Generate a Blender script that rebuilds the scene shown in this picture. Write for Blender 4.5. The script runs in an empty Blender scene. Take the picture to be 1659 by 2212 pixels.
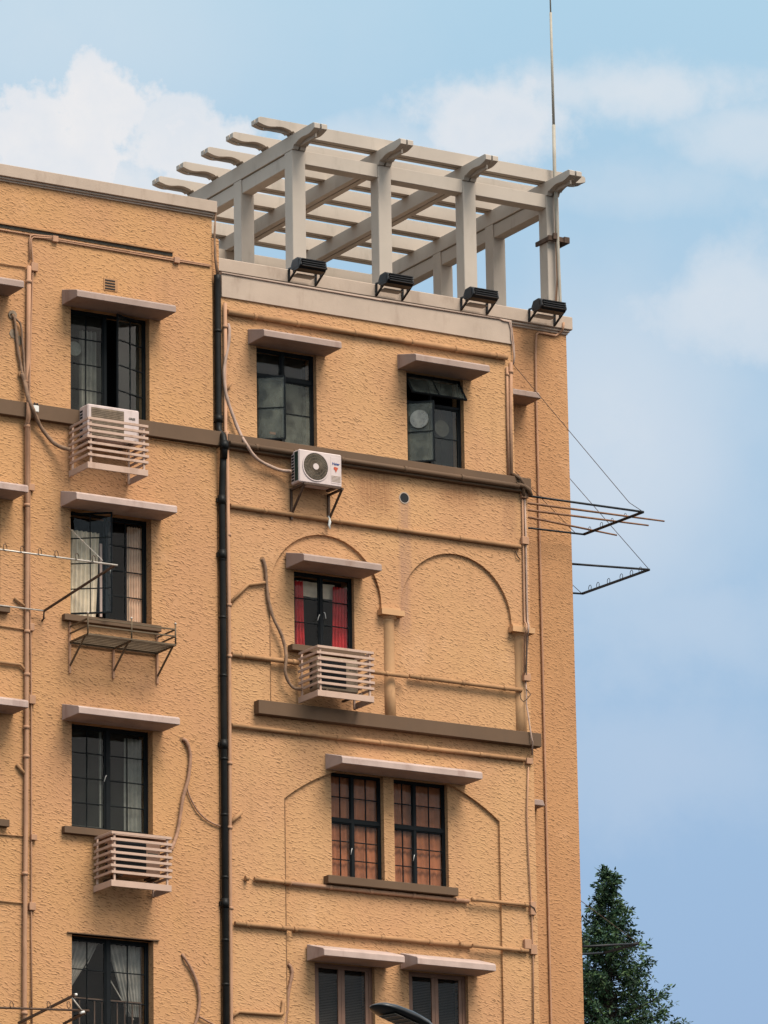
import bpy, math, random
from mathutils import Vector, Matrix
from mathutils.geometry import tessellate_polygon
random.seed(7)
S = bpy.context.scene
COL = S.collection
# ------------------------------------------------------------------ camera
YAW, PIT, ROL, FPX, DIST = .54589981, .26667704, -.01633964, 20454.89, 70.0
fw = Vector((math.sin(YAW)*math.cos(PIT), math.cos(YAW)*math.cos(PIT), math.sin(PIT)))
r_ = Vector((math.cos(YAW), -math.sin(YAW), 0)); u_ = r_.cross(fw)
rt = r_*math.cos(ROL)+u_*math.sin(ROL); up = -r_*math.sin(ROL)+u_*math.cos(ROL)
cd = bpy.data.cameras.new('camera'); cam = bpy.data.objects.new('camera', cd); COL.objects.link(cam)
cd.sensor_fit = 'HORIZONTAL'; cd.sensor_width = 36; cd.lens = 36*FPX/3020; cd.clip_start = 1; cd.clip_end = 5000
m = Matrix((rt, up, -fw)).transposed().to_4x4(); m.translation = (0, -DIST, 0)
cam.matrix_world = m; S.camera = cam
S.render.resolution_x = 768; S.render.resolution_y = 1024
# ------------------------------------------------------------------ world (daylight with broken cloud)
SUN_EL, SUN_AZ = math.radians(54), math.radians(12)   # azimuth measured from -Y (the facade's outside) towards -X
W = bpy.data.worlds.new('World'); S.world = W; W.use_nodes = True
nt = W.node_tree; N = nt.nodes; Lk = nt.links; N.clear()
def nd(t, **k):
    n = N.new(t)
    for a, b in k.items(): setattr(n, a, b)
    return n
def wmath(op, a, b=None, c=None, clamp=False):
    n = nd('ShaderNodeMath', operation=op); n.use_clamp = clamp
    for i, v in enumerate((a, b, c)):
        if v is None: continue
        if hasattr(v, 'links'): Lk.new(v, n.inputs[i])
        else: n.inputs[i].default_value = v
    return n.outputs[0]
def wmix(f, a, b):
    n = nd('ShaderNodeMix', data_type='RGBA')
    for i, v in ((0, f), (6, a), (7, b)):
        if hasattr(v, 'links'): Lk.new(v, n.inputs[i])
        else: n.inputs[i].default_value = v
    return n.outputs[2]
tc = nd('ShaderNodeTexCoord')
def wdot(v):
    n = nd('ShaderNodeVectorMath', operation='DOT_PRODUCT'); Lk.new(tc.outputs['Generated'], n.inputs[0]); n.inputs[1].default_value = v
    return n.outputs['Value']
fz = wmath('MAXIMUM', wdot(fw), .05)
su = wmath('MULTIPLY', wmath('DIVIDE', wdot(rt), fz), 10)      # sky position round the view's compass bearing
sv = wmath('MULTIPLY', wmath('DIVIDE', wdot(up), fz), 10)
ns = nd('ShaderNodeTexNoise'); ns.inputs['Scale'].default_value = 26; ns.inputs['Detail'].default_value = 8; ns.inputs['Roughness'].default_value = .52
Lk.new(tc.outputs['Generated'], ns.inputs['Vector'])
ns2 = nd('ShaderNodeTexNoise'); ns2.inputs['Scale'].default_value = 75; ns2.inputs['Detail'].default_value = 9; ns2.inputs['Roughness'].default_value = .62
Lk.new(tc.outputs['Generated'], ns2.inputs['Vector'])
dn = wmath('SUBTRACT', ns.outputs[0], .5); dn2 = wmath('SUBTRACT', ns2.outputs[0], .5)
def blob(px, py, rx, ry, soft, amp, edge=2.6, rot=0):
    # px,py,rx,ry in sky units of 1/1000 of the view width (1659 wide, 2212 high), returns soft mask
    k = 1.8203/FPX*10
    cx, cy = (px-829.5)*k, -(py-1106)*k
    a = wmath('SUBTRACT', su, cx); b = wmath('SUBTRACT', sv, cy)
    if rot:
        c, s_ = math.cos(rot), math.sin(rot)
        a, b = wmath('ADD', wmath('MULTIPLY', a, c), wmath('MULTIPLY', b, s_)), wmath('SUBTRACT', wmath('MULTIPLY', b, c), wmath('MULTIPLY', a, s_))
    a = wmath('DIVIDE', a, rx*k); b = wmath('DIVIDE', b, ry*k)
    d = wmath('SQRT', wmath('ADD', wmath('MULTIPLY', a, a), wmath('MULTIPLY', b, b)))
    d = wmath('ADD', d, wmath('MULTIPLY', dn, edge)); d = wmath('ADD', d, wmath('MULTIPLY', dn2, edge*.9))
    mr = nd('ShaderNodeMapRange', interpolation_type='SMOOTHSTEP'); Lk.new(d, mr.inputs[0])
    mr.inputs[1].default_value = 1+soft; mr.inputs[2].default_value = 1-soft; mr.inputs[3].default_value = 0; mr.inputs[4].default_value = amp
    return mr.outputs[0]
sky = nd('ShaderNodeTexSky', sky_type='NISHITA'); sky.sun_disc = False; sky.sun_elevation = SUN_EL; sky.sun_rotation = math.pi+SUN_AZ
sky.air_density = 1.2; sky.dust_density = 2.0; sky.ozone_density = 2.5
# blue of the clear air, paler to the left and low down
ramp = nd('ShaderNodeMapRange'); Lk.new(sv, ramp.inputs[0]); ramp.inputs[1].default_value = -1.0; ramp.inputs[2].default_value = 1.0
air = wmix(ramp.outputs[0], (1.40, 2.06, 3.14, 1), (2.12, 3.14, 3.80, 1))
base = wmix(.88, sky.outputs[0], air)
masks = [blob(120, 325, 260, 140, .26, 1, 3.0), blob(215, 220, 120, 85, .30, 1, 3.0), blob(370, 270, 110, 60, .3, .85, 3), blob(400, 330, 250, 90, .3, .9, 3), blob(60, 60, 560, 230, 1, .38, .8), blob(130, 380, 420, 90, .5, .8),
         blob(1060, 265, 160, 90, .6, .85, 3.2), blob(820, 320, 200, 60, .8, .5), blob(1350, 195, 250, 50, .8, .62, 3.4), blob(1620, 290, 130, 60, .8, .5),
         blob(1560, 650, 240, 130, .8, .6), blob(1330, 960, 260, 330, 1.0, .55, .8), blob(1420, 1330, 330, 150, 1.0, .25), blob(1500, 1650, 400, 120, 1.0, .18), blob(1350, 420, 200, 60, .9, .3)]
tot = masks[0]
for q in masks[1:]: tot = wmath('MAXIMUM', tot, q)
shade = wmix(wmath('MULTIPLY_ADD', dn2, 2.0, .5, clamp=True), (3.5, 3.72, 4.02, 1), (4.15, 4.08, 4.1, 1))
front = wmix(tot, base, shade)
# the rest of the sky: mostly cloud, bright and soft
ns3 = nd('ShaderNodeTexNoise'); ns3.inputs['Scale'].default_value = 2.2; ns3.inputs['Detail'].default_value = 6; Lk.new(tc.outputs['Generated'], ns3.inputs['Vector'])
mr = nd('ShaderNodeMapRange', interpolation_type='SMOOTHSTEP'); Lk.new(ns3.outputs[0], mr.inputs[0]); mr.inputs[1].default_value = .40; mr.inputs[2].default_value = .60
side = nd('ShaderNodeMapRange'); Lk.new(wdot((1, 0, 0)), side.inputs[0]); side.inputs[1].default_value = -.7; side.inputs[2].default_value = .6
rest = wmix(mr.outputs[0], (3.2, 4.6, 5.8, 1), wmix(side.outputs[0], (5.4, 6.3, 6.9, 1), (8.4, 7.6, 6.9, 1)))
away = nd('ShaderNodeMapRange', interpolation_type='SMOOTHSTEP'); Lk.new(wdot(fw), away.inputs[0]); away.inputs[1].default_value = .90; away.inputs[2].default_value = .975
final = wmix(away.outputs[0], rest, front)
bg = nd('ShaderNodeBackground'); bg.inputs['Strength'].default_value = .06; Lk.new(final, bg.inputs['Color'])
wo = nd('ShaderNodeOutputWorld'); Lk.new(bg.outputs[0], wo.inputs[0])
# ------------------------------------------------------------------ sun
sd = bpy.data.lights.new('sun', 'SUN'); sd.energy = 1.5; sd.angle = math.radians(30); sd.color = (1, .91, .80)
so = bpy.data.objects.new('sun', sd); COL.objects.link(so)
sdir = Vector((math.sin(SUN_AZ)*math.cos(SUN_EL), -math.cos(SUN_AZ)*math.cos(SUN_EL), math.sin(SUN_EL)))
so.rotation_euler = sdir.to_track_quat('Z', 'Y').to_euler(); so.location = sdir*60
S.view_settings.view_transform = 'Standard'; S.view_settings.look = 'None'; S.view_settings.exposure = 1.80; S.view_settings.gamma = 1
# ------------------------------------------------------------------ materials
def mat_base(name):
    mt = bpy.data.materials.new(name); mt.use_nodes = True
    n = mt.node_tree.nodes; return mt, mt.node_tree, n, n['Principled BSDF']
def setin(t, sock, v):
    if hasattr(v, 'links'): t.links.new(v, sock)
    else: sock.default_value = v
def nmath(t, op, a, b=None, c=None, clamp=False):
    n = t.nodes.new('ShaderNodeMath'); n.operation = op; n.use_clamp = clamp
    for i, v in enumerate((a, b, c)):
        if v is not None: setin(t, n.inputs[i], v)
    return n.outputs[0]
def nmix(t, f, a, b):
    n = t.nodes.new('ShaderNodeMix'); n.data_type = 'RGBA'
    setin(t, n.inputs[0], f); setin(t, n.inputs[6], a); setin(t, n.inputs[7], b); return n.outputs[2]
def noise(t, vec, scale, detail=4, rough=.55, mapscale=None, dist=0):
    if mapscale:
        mp = t.nodes.new('ShaderNodeMapping'); t.links.new(vec, mp.inputs[0]); mp.inputs['Scale'].default_value = mapscale; vec = mp.outputs[0]
    n = t.nodes.new('ShaderNodeTexNoise'); t.links.new(vec, n.inputs['Vector'])
    n.inputs['Scale'].default_value = scale; n.inputs['Detail'].default_value = detail; n.inputs['Roughness'].default_value = rough; n.inputs['Distortion'].default_value = dist
    return n.outputs[0]
def maprange(t, v, a, b, c=0., d=1.):
    n = t.nodes.new('ShaderNodeMapRange'); n.interpolation_type = 'SMOOTHSTEP'; t.links.new(v, n.inputs[0])
    for i, q in enumerate((a, b, c, d)): n.inputs[i+1].default_value = q
    return n.outputs[0]
def c4(c, k=1): k = k*ALB; return (c[0]*k, c[1]*k, c[2]*k, 1)
ALB = .62   # overall paint reflectance
def simple(name, c, rough=.7, metal=0, var=.18, vscale=3, dirt=None, bump=.0, spec=.3):
    mt, t, n, b = mat_base(name)
    g = n.new('ShaderNodeNewGeometry'); p = g.outputs['Position']
    v = noise(t, p, vscale, 5, .6)
    col = nmix(t, maprange(t, v, .3, .7), c4(c, 1-var), c4(c, 1+var*.6))
    if dirt:
        d = noise(t, p, 2.0, 6, .65, (1.5, 1.5, .45))
        col = nmix(t, nmath(t, 'MULTIPLY', maprange(t, d, .52, .72), .55), col, c4(dirt))
    t.links.new(col, b.inputs['Base Color'])
    b.inputs['Roughness'].default_value = rough; b.inputs['Metallic'].default_value = metal
    b.inputs['Specular IOR Level'].default_value = spec
    if bump:
        bp = n.new('ShaderNodeBump'); bp.inputs['Strength'].default_value = .5; bp.inputs['Distance'].default_value = bump
        t.links.new(noise(t, p, 30, 5, .6), bp.inputs['Height']); t.links.new(bp.outputs[0], b.inputs['Normal'])
    return mt
def stucco(name, ca, cb, streak=None):
    """hand-thrown stucco: short, wavy trowel lips"""
    mt, t, n, b = mat_base(name)
    g = n.new('ShaderNodeNewGeometry'); p = g.outputs['Position']
    sx = n.new('ShaderNodeSeparateXYZ'); t.links.new(p, sx.inputs[0])
    sxy = nmath(t, 'ADD', sx.outputs[0], sx.outputs[1])
    wob = noise(t, p, 1.0, 3, .55, (6, 6, 9)); wob2 = noise(t, p, 1.0, 2, .5, (22, 22, 26)); wl = noise(t, p, 1.0, 2, .5, (1.3, 1.3, 1.3))
    def strokes(la, lb, th, ofs):
        """short trowel strokes: one per stretched Voronoi cell, each a lip with a fine crease beneath"""
        ct, st = math.cos(th), math.sin(th)
        bend = nmath(t, 'MULTIPLY', nmath(t, 'SUBTRACT', wl, .5), .22)
        zz = nmath(t, 'ADD', sx.outputs[2], nmath(t, 'ADD', nmath(t, 'MULTIPLY', wob, .05), nmath(t, 'MULTIPLY', wob2, .014)))
        zz = nmath(t, 'ADD', zz, bend)
        a = nmath(t, 'SUBTRACT', nmath(t, 'MULTIPLY', sxy, ct/la), nmath(t, 'MULTIPLY', zz, st/la))
        b = nmath(t, 'ADD', nmath(t, 'MULTIPLY', sxy, st/lb), nmath(t, 'MULTIPLY', zz, ct/lb))
        a = nmath(t, 'ADD', a, ofs)
        cv = n.new('ShaderNodeCombineXYZ'); t.links.new(a, cv.inputs[0]); t.links.new(b, cv.inputs[1])
        vo = n.new('ShaderNodeTexVoronoi'); vo.voronoi_dimensions = '2D'; vo.inputs['Scale'].default_value = 1; vo.inputs['Randomness'].default_value = .95; t.links.new(cv.outputs[0], vo.inputs['Vector'])
        df = n.new('ShaderNodeVectorMath'); df.operation = 'SUBTRACT'; t.links.new(cv.outputs[0], df.inputs[0]); t.links.new(vo.outputs['Position'], df.inputs[1])
        ds = n.new('ShaderNodeSeparateXYZ'); t.links.new(df.outputs[0], ds.inputs[0])
        cs = n.new('ShaderNodeSeparateXYZ'); t.links.new(vo.outputs['Color'], cs.inputs[0])
        ln = nmath(t, 'MULTIPLY_ADD', cs.outputs[0], .34, .12)
        along = maprange(t, nmath(t, 'DIVIDE', nmath(t, 'ABSOLUTE', ds.outputs[0]), ln), 1.0, .55)
        on = maprange(t, cs.outputs[1], .06, .16); k = nmath(t, 'MULTIPLY', along, on)
        lip = nmath(t, 'MULTIPLY', maprange(t, ds.outputs[1], .42, .0), maprange(t, ds.outputs[1], -.07, .0))
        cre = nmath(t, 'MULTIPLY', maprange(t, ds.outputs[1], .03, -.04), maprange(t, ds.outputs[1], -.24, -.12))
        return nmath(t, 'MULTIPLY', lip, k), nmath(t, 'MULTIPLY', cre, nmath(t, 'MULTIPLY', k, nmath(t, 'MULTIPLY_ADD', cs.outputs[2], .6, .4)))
    l1, c1_ = strokes(.165, .050, math.radians(9), 0); l2, c2_ = strokes(.11, .07, math.radians(19), 3.3); l3, c3_ = strokes(.075, .042, math.radians(4), 7.7)
    worn = maprange(t, noise(t, p, 1.0, 4, .6, (1.6, 1.6, 2.2)), .36, .58, .6, 1.0)
    c1_ = nmath(t, 'MULTIPLY', c1_, worn); c2_ = nmath(t, 'MULTIPLY', c2_, worn); c3_ = nmath(t, 'MULTIPLY', c3_, .6)
    h = nmath(t, 'ADD', nmath(t, 'MULTIPLY', nmath(t, 'ADD', nmath(t, 'ADD', l1, nmath(t, 'MULTIPLY', l2, .8)), nmath(t, 'MULTIPLY', l3, .5)), worn), nmath(t, 'MULTIPLY', noise(t, p, 13, 4, .6), .9))
    bp = n.new('ShaderNodeBump'); bp.inputs['Strength'].default_value = .5; bp.inputs['Distance'].default_value = .0085
    t.links.new(h, bp.inputs['Height']); t.links.new(bp.outputs[0], b.inputs['Normal'])
    # colour: patchy limewash, shade under the lips painted in as dark creases
    v = noise(t, p, .55, 5, .6, (1, 1, .8)); v2 = noise(t, p, 4.0, 4, .6)
    col = nmix(t, maprange(t, v, .36, .64), c4(ca), c4(cb))
    col = nmix(t, nmath(t, 'MULTIPLY', maprange(t, v2, .35, .7), .16), col, c4(ca, .78))
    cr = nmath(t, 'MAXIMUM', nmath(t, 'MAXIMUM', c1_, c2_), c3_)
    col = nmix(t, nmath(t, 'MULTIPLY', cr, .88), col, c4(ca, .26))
    rs = noise(t, p, 1.0, 4, .6, (7, 7, .30)); rg = noise(t, p, .5, 3, .5)
    col = nmix(t, nmath(t, 'MULTIPLY', nmath(t, 'MULTIPLY', maprange(t, rs, .52, .72), maprange(t, rg, .40, .62)), .26), col, c4(ca, .62))
    fade = noise(t, p, .9, 6, .7, (1.2, 1.2, .9))
    col = nmix(t, nmath(t, 'MULTIPLY', maprange(t, fade, .56, .70), .22), col, (.56, .33, .19, 1))
    dv = noise(t, p, 1.0, 5, .65, (2.2, 2.2, .35))
    col = nmix(t, nmath(t, 'MULTIPLY', maprange(t, dv, .55, .75), .22), col, (.30, .15, .08, 1))
    if streak:
        for (x, z0, z1, w, c, k) in streak:
            a = nmath(t, 'ABSOLUTE', nmath(t, 'SUBTRACT', nmath(t, 'ADD', sx.outputs[0], nmath(t, 'MULTIPLY', noise(t, p, 5, 3, .6), .05)), x+.025))
            mk = maprange(t, a, w, w*.35)
            mk = nmath(t, 'MULTIPLY', mk, maprange(t, sx.outputs[2], z0, z0+.5)); mk = nmath(t, 'MULTIPLY', mk, maprange(t, sx.outputs[2], z1+.03, z1-.05))
            mk = nmath(t, 'MULTIPLY', mk, maprange(t, noise(t, p, 1, 4, .6, (30, 30, 1.5)), .3, .6, .4, 1))
            col = nmix(t, nmath(t, 'MULTIPLY', mk, k), col, c4(c))
    t.links.new(col, b.inputs['Base Color']); b.inputs['Roughness'].default_value = .92; b.inputs['Specular IOR Level'].default_value = .15
    return mt
M = {}
M['stucco_left'] = stucco('stucco_left', (.695, .374, .168), (.665, .348, .174))
M['stucco_bay'] = stucco('stucco_bay', (.72, .402, .192), (.69, .370, .186), streak=[
    (42.85, 20.1, 22.66, .16, (.46, .26, .17), .6),
    (40.35, 22.3, 23.1, .35, (.36, .18, .09), .7), (42.3, 22.1, 23.1, .5, (.38, .18, .09), .7), (43.9, 22.4, 23.1, .5, (.40, .19, .09), .65), (44.9, 21.9, 23.1, .2, (.36, .18, .10), .4)])
M['stucco_tower'] = stucco('stucco_tower', (.67, .350, .162), (.60, .308, .147))
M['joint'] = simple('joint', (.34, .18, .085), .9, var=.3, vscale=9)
M['paint_smooth'] = simple('paint_smooth', (.76, .43, .21), .8, var=.08, vscale=2, dirt=(.45, .24, .12))
M['coping'] = simple('coping', (.60, .46, .355), .85, var=.08, vscale=1.2, dirt=(.36, .25, .18), bump=.004)
M['canopy'] = simple('canopy', (.47, .335, .275), .85, var=.10, vscale=1.8, dirt=(.30, .18, .13), bump=.003)
M['canopy_worn'] = simple('canopy_worn', (.62, .455, .385), .85, var=.12, vscale=3, dirt=(.36, .21, .17), bump=.004)
M['brown'] = simple('brown', (.165, .094, .050), .75, var=.08, vscale=1.5, dirt=(.14, .085, .05))
M['pergola'] = simple('pergola', (.60, .505, .415), .75, var=.06, vscale=1.0, dirt=(.42, .36, .29))
M['frame'] = simple('frame', (.009, .012, .014), .6, var=.2, vscale=6, spec=.12)
M['frame_brown'] = simple('frame_brown', (.29, .15, .095), .45, var=.1, vscale=6)
M['drain'] = simple('drain', (.011, .011, .010), .5, var=.3, vscale=5, dirt=(.034, .028, .020), spec=.16)
M['pipe'] = simple('pipe', (.58, .32, .19), .9, var=.12, vscale=3, dirt=(.30, .15, .08))
M['pipe_yellow'] = simple('pipe_yellow', (.53, .285, .135), .92, var=.15, vscale=3, dirt=(.24, .12, .06))
M['cable'] = simple('cable', (.55, .37, .28), .7, var=.15, vscale=6)
M['hose'] = simple('hose', (.33, .20, .125), .9, var=.3, vscale=12, dirt=(.16, .10, .07), bump=.01)
M['hose_pink'] = simple('hose_pink', (.46, .255, .16), .9, var=.2, vscale=12, dirt=(.28, .15, .09), bump=.01)
M['cage'] = simple('cage', (.68, .455, .34), .55, var=.07, vscale=4, dirt=(.36, .2, .12))
M['ac_white'] = simple('ac_white', (.78, .63, .58), .5, var=.05, vscale=3, dirt=(.50, .38, .32))
M['ac_beige'] = simple('ac_beige', (.42, .31, .21), .6, var=.08, vscale=3, dirt=(.25, .17, .11))
M['ac_painted'] = simple('ac_painted', (.52, .30, .20), .6, var=.08, vscale=3, dirt=(.34, .19, .12))
M['grille'] = simple('grille', (.10, .085, .06), .7, var=.3, vscale=9)
M['grille_dirty'] = simple('grille_dirty', (.30, .22, .15), .8, var=.35, vscale=7, dirt=(.14, .09, .05))
M['dark'] = simple('dark', (.018, .018, .019), .8, var=.2)
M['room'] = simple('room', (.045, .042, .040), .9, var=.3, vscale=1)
M['green'] = simple('green', (.02, .055, .04), .6, var=.2)
M['metal_dark'] = simple('metal_dark', (.022, .024, .027), .5, .3, var=.3, vscale=8, dirt=(.07, .035, .02))
M['metal_rust'] = simple('metal_rust', (.12, .070, .045), .7, .2, var=.3, vscale=8, dirt=(.17, .075, .035))
M['shelf'] = simple('shelf', (.17, .115, .065), .65, .2, var=.2, vscale=8, dirt=(.10, .05, .03))
M['light_metal'] = simple('light_metal', (.75, .66, .56), .45, .3, var=.2, vscale=8)
M['bamboo'] = simple('bamboo', (.28, .13, .06), .6, var=.3, vscale=7, dirt=(.10, .05, .03))
M['flood'] = simple('flood', (.012, .012, .014), .4, var=.3, vscale=10, dirt=(.04, .03, .025))
M['lens'] = simple('lens', (.42, .38, .33), .3, var=.15)
M['mast'] = simple('mast', (.50, .44, .35), .65, .0, var=.15, vscale=3, dirt=(.24, .17, .09))
M['curtain_cream'] = simple('curtain_cream', (1.1, .92, .68), .9, var=.2, vscale=5)
M['curtain_pink'] = simple('curtain_pink', (1.0, .66, .45), .9, var=.2, vscale=5)
M['curtain_red'] = simple('curtain_red', (.85, .040, .045), .85, var=.25, vscale=5)
M['curtain_grey'] = simple('curtain_grey', (.42, .39, .34), .9, var=.25, vscale=5)
M['blind_red'] = simple('blind_red', (.50, .170, .070), .85, var=.28, vscale=3.5)
M['blind_dark'] = simple('blind_dark', (.050, .040, .034), .6, var=.2, vscale=4)
M['white'] = simple('white', (.9, .87, .8), .5, var=.06)
M['blue_ink'] = simple('blue_ink', (.02, .07, .26), .5, var=.1)
M['red_ink'] = simple('red_ink', (.62, .09, .03), .5, var=.1)
M['grey_ink'] = simple('grey_ink', (.12, .11, .08), .5, var=.1)
M['felt'] = simple('felt', (.022, .021, .020), .9, var=.3, vscale=2)
M['ground'] = simple('ground', (.035, .034, .033), .9, var=.3, vscale=.5, bump=.01)
M['bark'] = simple('bark', (.05, .035, .025), .9, var=.3, vscale=4, bump=.02)
M['foliage'] = simple('foliage', (.034, .080, .036), .6, var=.5, vscale=2.0, spec=.25)
M['foliage2'] = simple('foliage2', (.085, .150, .045), .6, var=.4, vscale=2.0, spec=.25)
M['lamp_black'] = simple('lamp_black', (.012, .015, .018), .35, .2, var=.2, spec=.5)
M['led'] = simple('led', (.20, .165, .125), .25, var=.25, vscale=6)
def glass(name, tint, k=1.0, haze=0.0, hc=(.11, .125, .105)):
    mt, t, n, b = mat_base(name); n.remove(b)
    tr = n.new('ShaderNodeBsdfTransparent'); tr.inputs[0].default_value = (*tint, 1)
    gl = n.new('ShaderNodeBsdfGlossy'); gl.inputs['Roughness'].default_value = .04; gl.inputs[0].default_value = (1, 1, 1, 1)
    g = n.new('ShaderNodeNewGeometry')
    bp = n.new('ShaderNodeBump'); bp.inputs['Strength'].default_value = .25; bp.inputs['Distance'].default_value = .02
    t.links.new(noise(t, g.outputs['Position'], 2.2, 2, .5), bp.inputs['Height']); t.links.new(bp.outputs[0], gl.inputs['Normal'])
    fr = n.new('ShaderNodeLayerWeight'); fr.inputs[0].default_value = .5
    f = nmath(t, 'MULTIPLY', nmath(t, 'MULTIPLY_ADD', nmath(t, 'POWER', fr.outputs['Facing'], 4.0), .9, .04), k, clamp=True)
    mx = n.new('ShaderNodeMixShader'); t.links.new(f, mx.inputs[0]); t.links.new(tr.outputs[0], mx.inputs[1]); t.links.new(gl.outputs[0], mx.inputs[2])
    out = mx.outputs[0]
    if haze:
        df = n.new('ShaderNodeBsdfDiffuse'); df.inputs[0].default_value = (*hc, 1)
        v = noise(t, g.outputs['Position'], 3, 5, .65)
        m2 = n.new('ShaderNodeMixShader'); t.links.new(nmath(t, 'MULTIPLY', maprange(t, v, .2, .75), haze), m2.inputs[0])
        t.links.new(out, m2.inputs[1]); t.links.new(df.outputs[0], m2.inputs[2]); out = m2.outputs[0]
    t.links.new(out, n['Material Output'].inputs[0]); return mt
M['glass'] = glass('glass', (.75, .78, .76), .7, .14)
M['glass_clear'] = glass('glass_clear', (.96, .96, .94), .35, .02)
M['glass_dusty'] = glass('glass_dusty', (.78, .81, .78), .45, .13)
M['glass_disc'] = glass('glass_disc', (.6, .6, .6), 1.0, 1.0, (.26, .26, .23))
M['glass_milky'] = glass('glass_milky', (.7, .72, .68), .5, .70, (.15, .155, .125))
# ------------------------------------------------------------------ helpers
def ray(px, py): return fw+rt*((px-1510)/FPX)-up*((py-2013)/FPX)
FR = dict(A=(0,400,.60277),B=(800,400,.48222),C=(1500,500,.5425),E=(0,1100,.5425),F=(800,1100,.5425),G=(1500,1300,.66305),H=(0,1900,.5425),
          I=(800,2000,.5425),J=(1400,2100,.5425),K=(0,2700,.60277),L=(0,3300,.60277),M=(1000,2900,.72333),N=(900,3500,.84388),O=(2000,3200,.61483),
          R=(1900,1200,.31646),T=(1100,950,.3255),Q=(1900,2400,.22604),U=(2000,3350,.30567),V=(0,1050,.38413),X=(860,3700,.26522),Y=(0,850,.217),Z=(0,2380,.19892),D=(0,0,1.8203),
          c=(350,3240,.21097),d=(1150,2480,.21097),e=(260,1560,.20494))
def px(k, x, y):
    o = FR[k]; return o[0]+x*o[2], o[1]+y*o[2]
def at(k, x, y, Y):
    """point of the plane at depth Y seen at measured photo coordinates (survey of the facade)"""
    d = ray(*px(k, x, y)); t = (DIST+Y)/d.y; return Vector((d.x*t, Y, d.z*t))
def atX(k, x, y, X):
    d = ray(*px(k, x, y)); t = X/d.x; return Vector((X, d.y*t-DIST, d.z*t))
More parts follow.
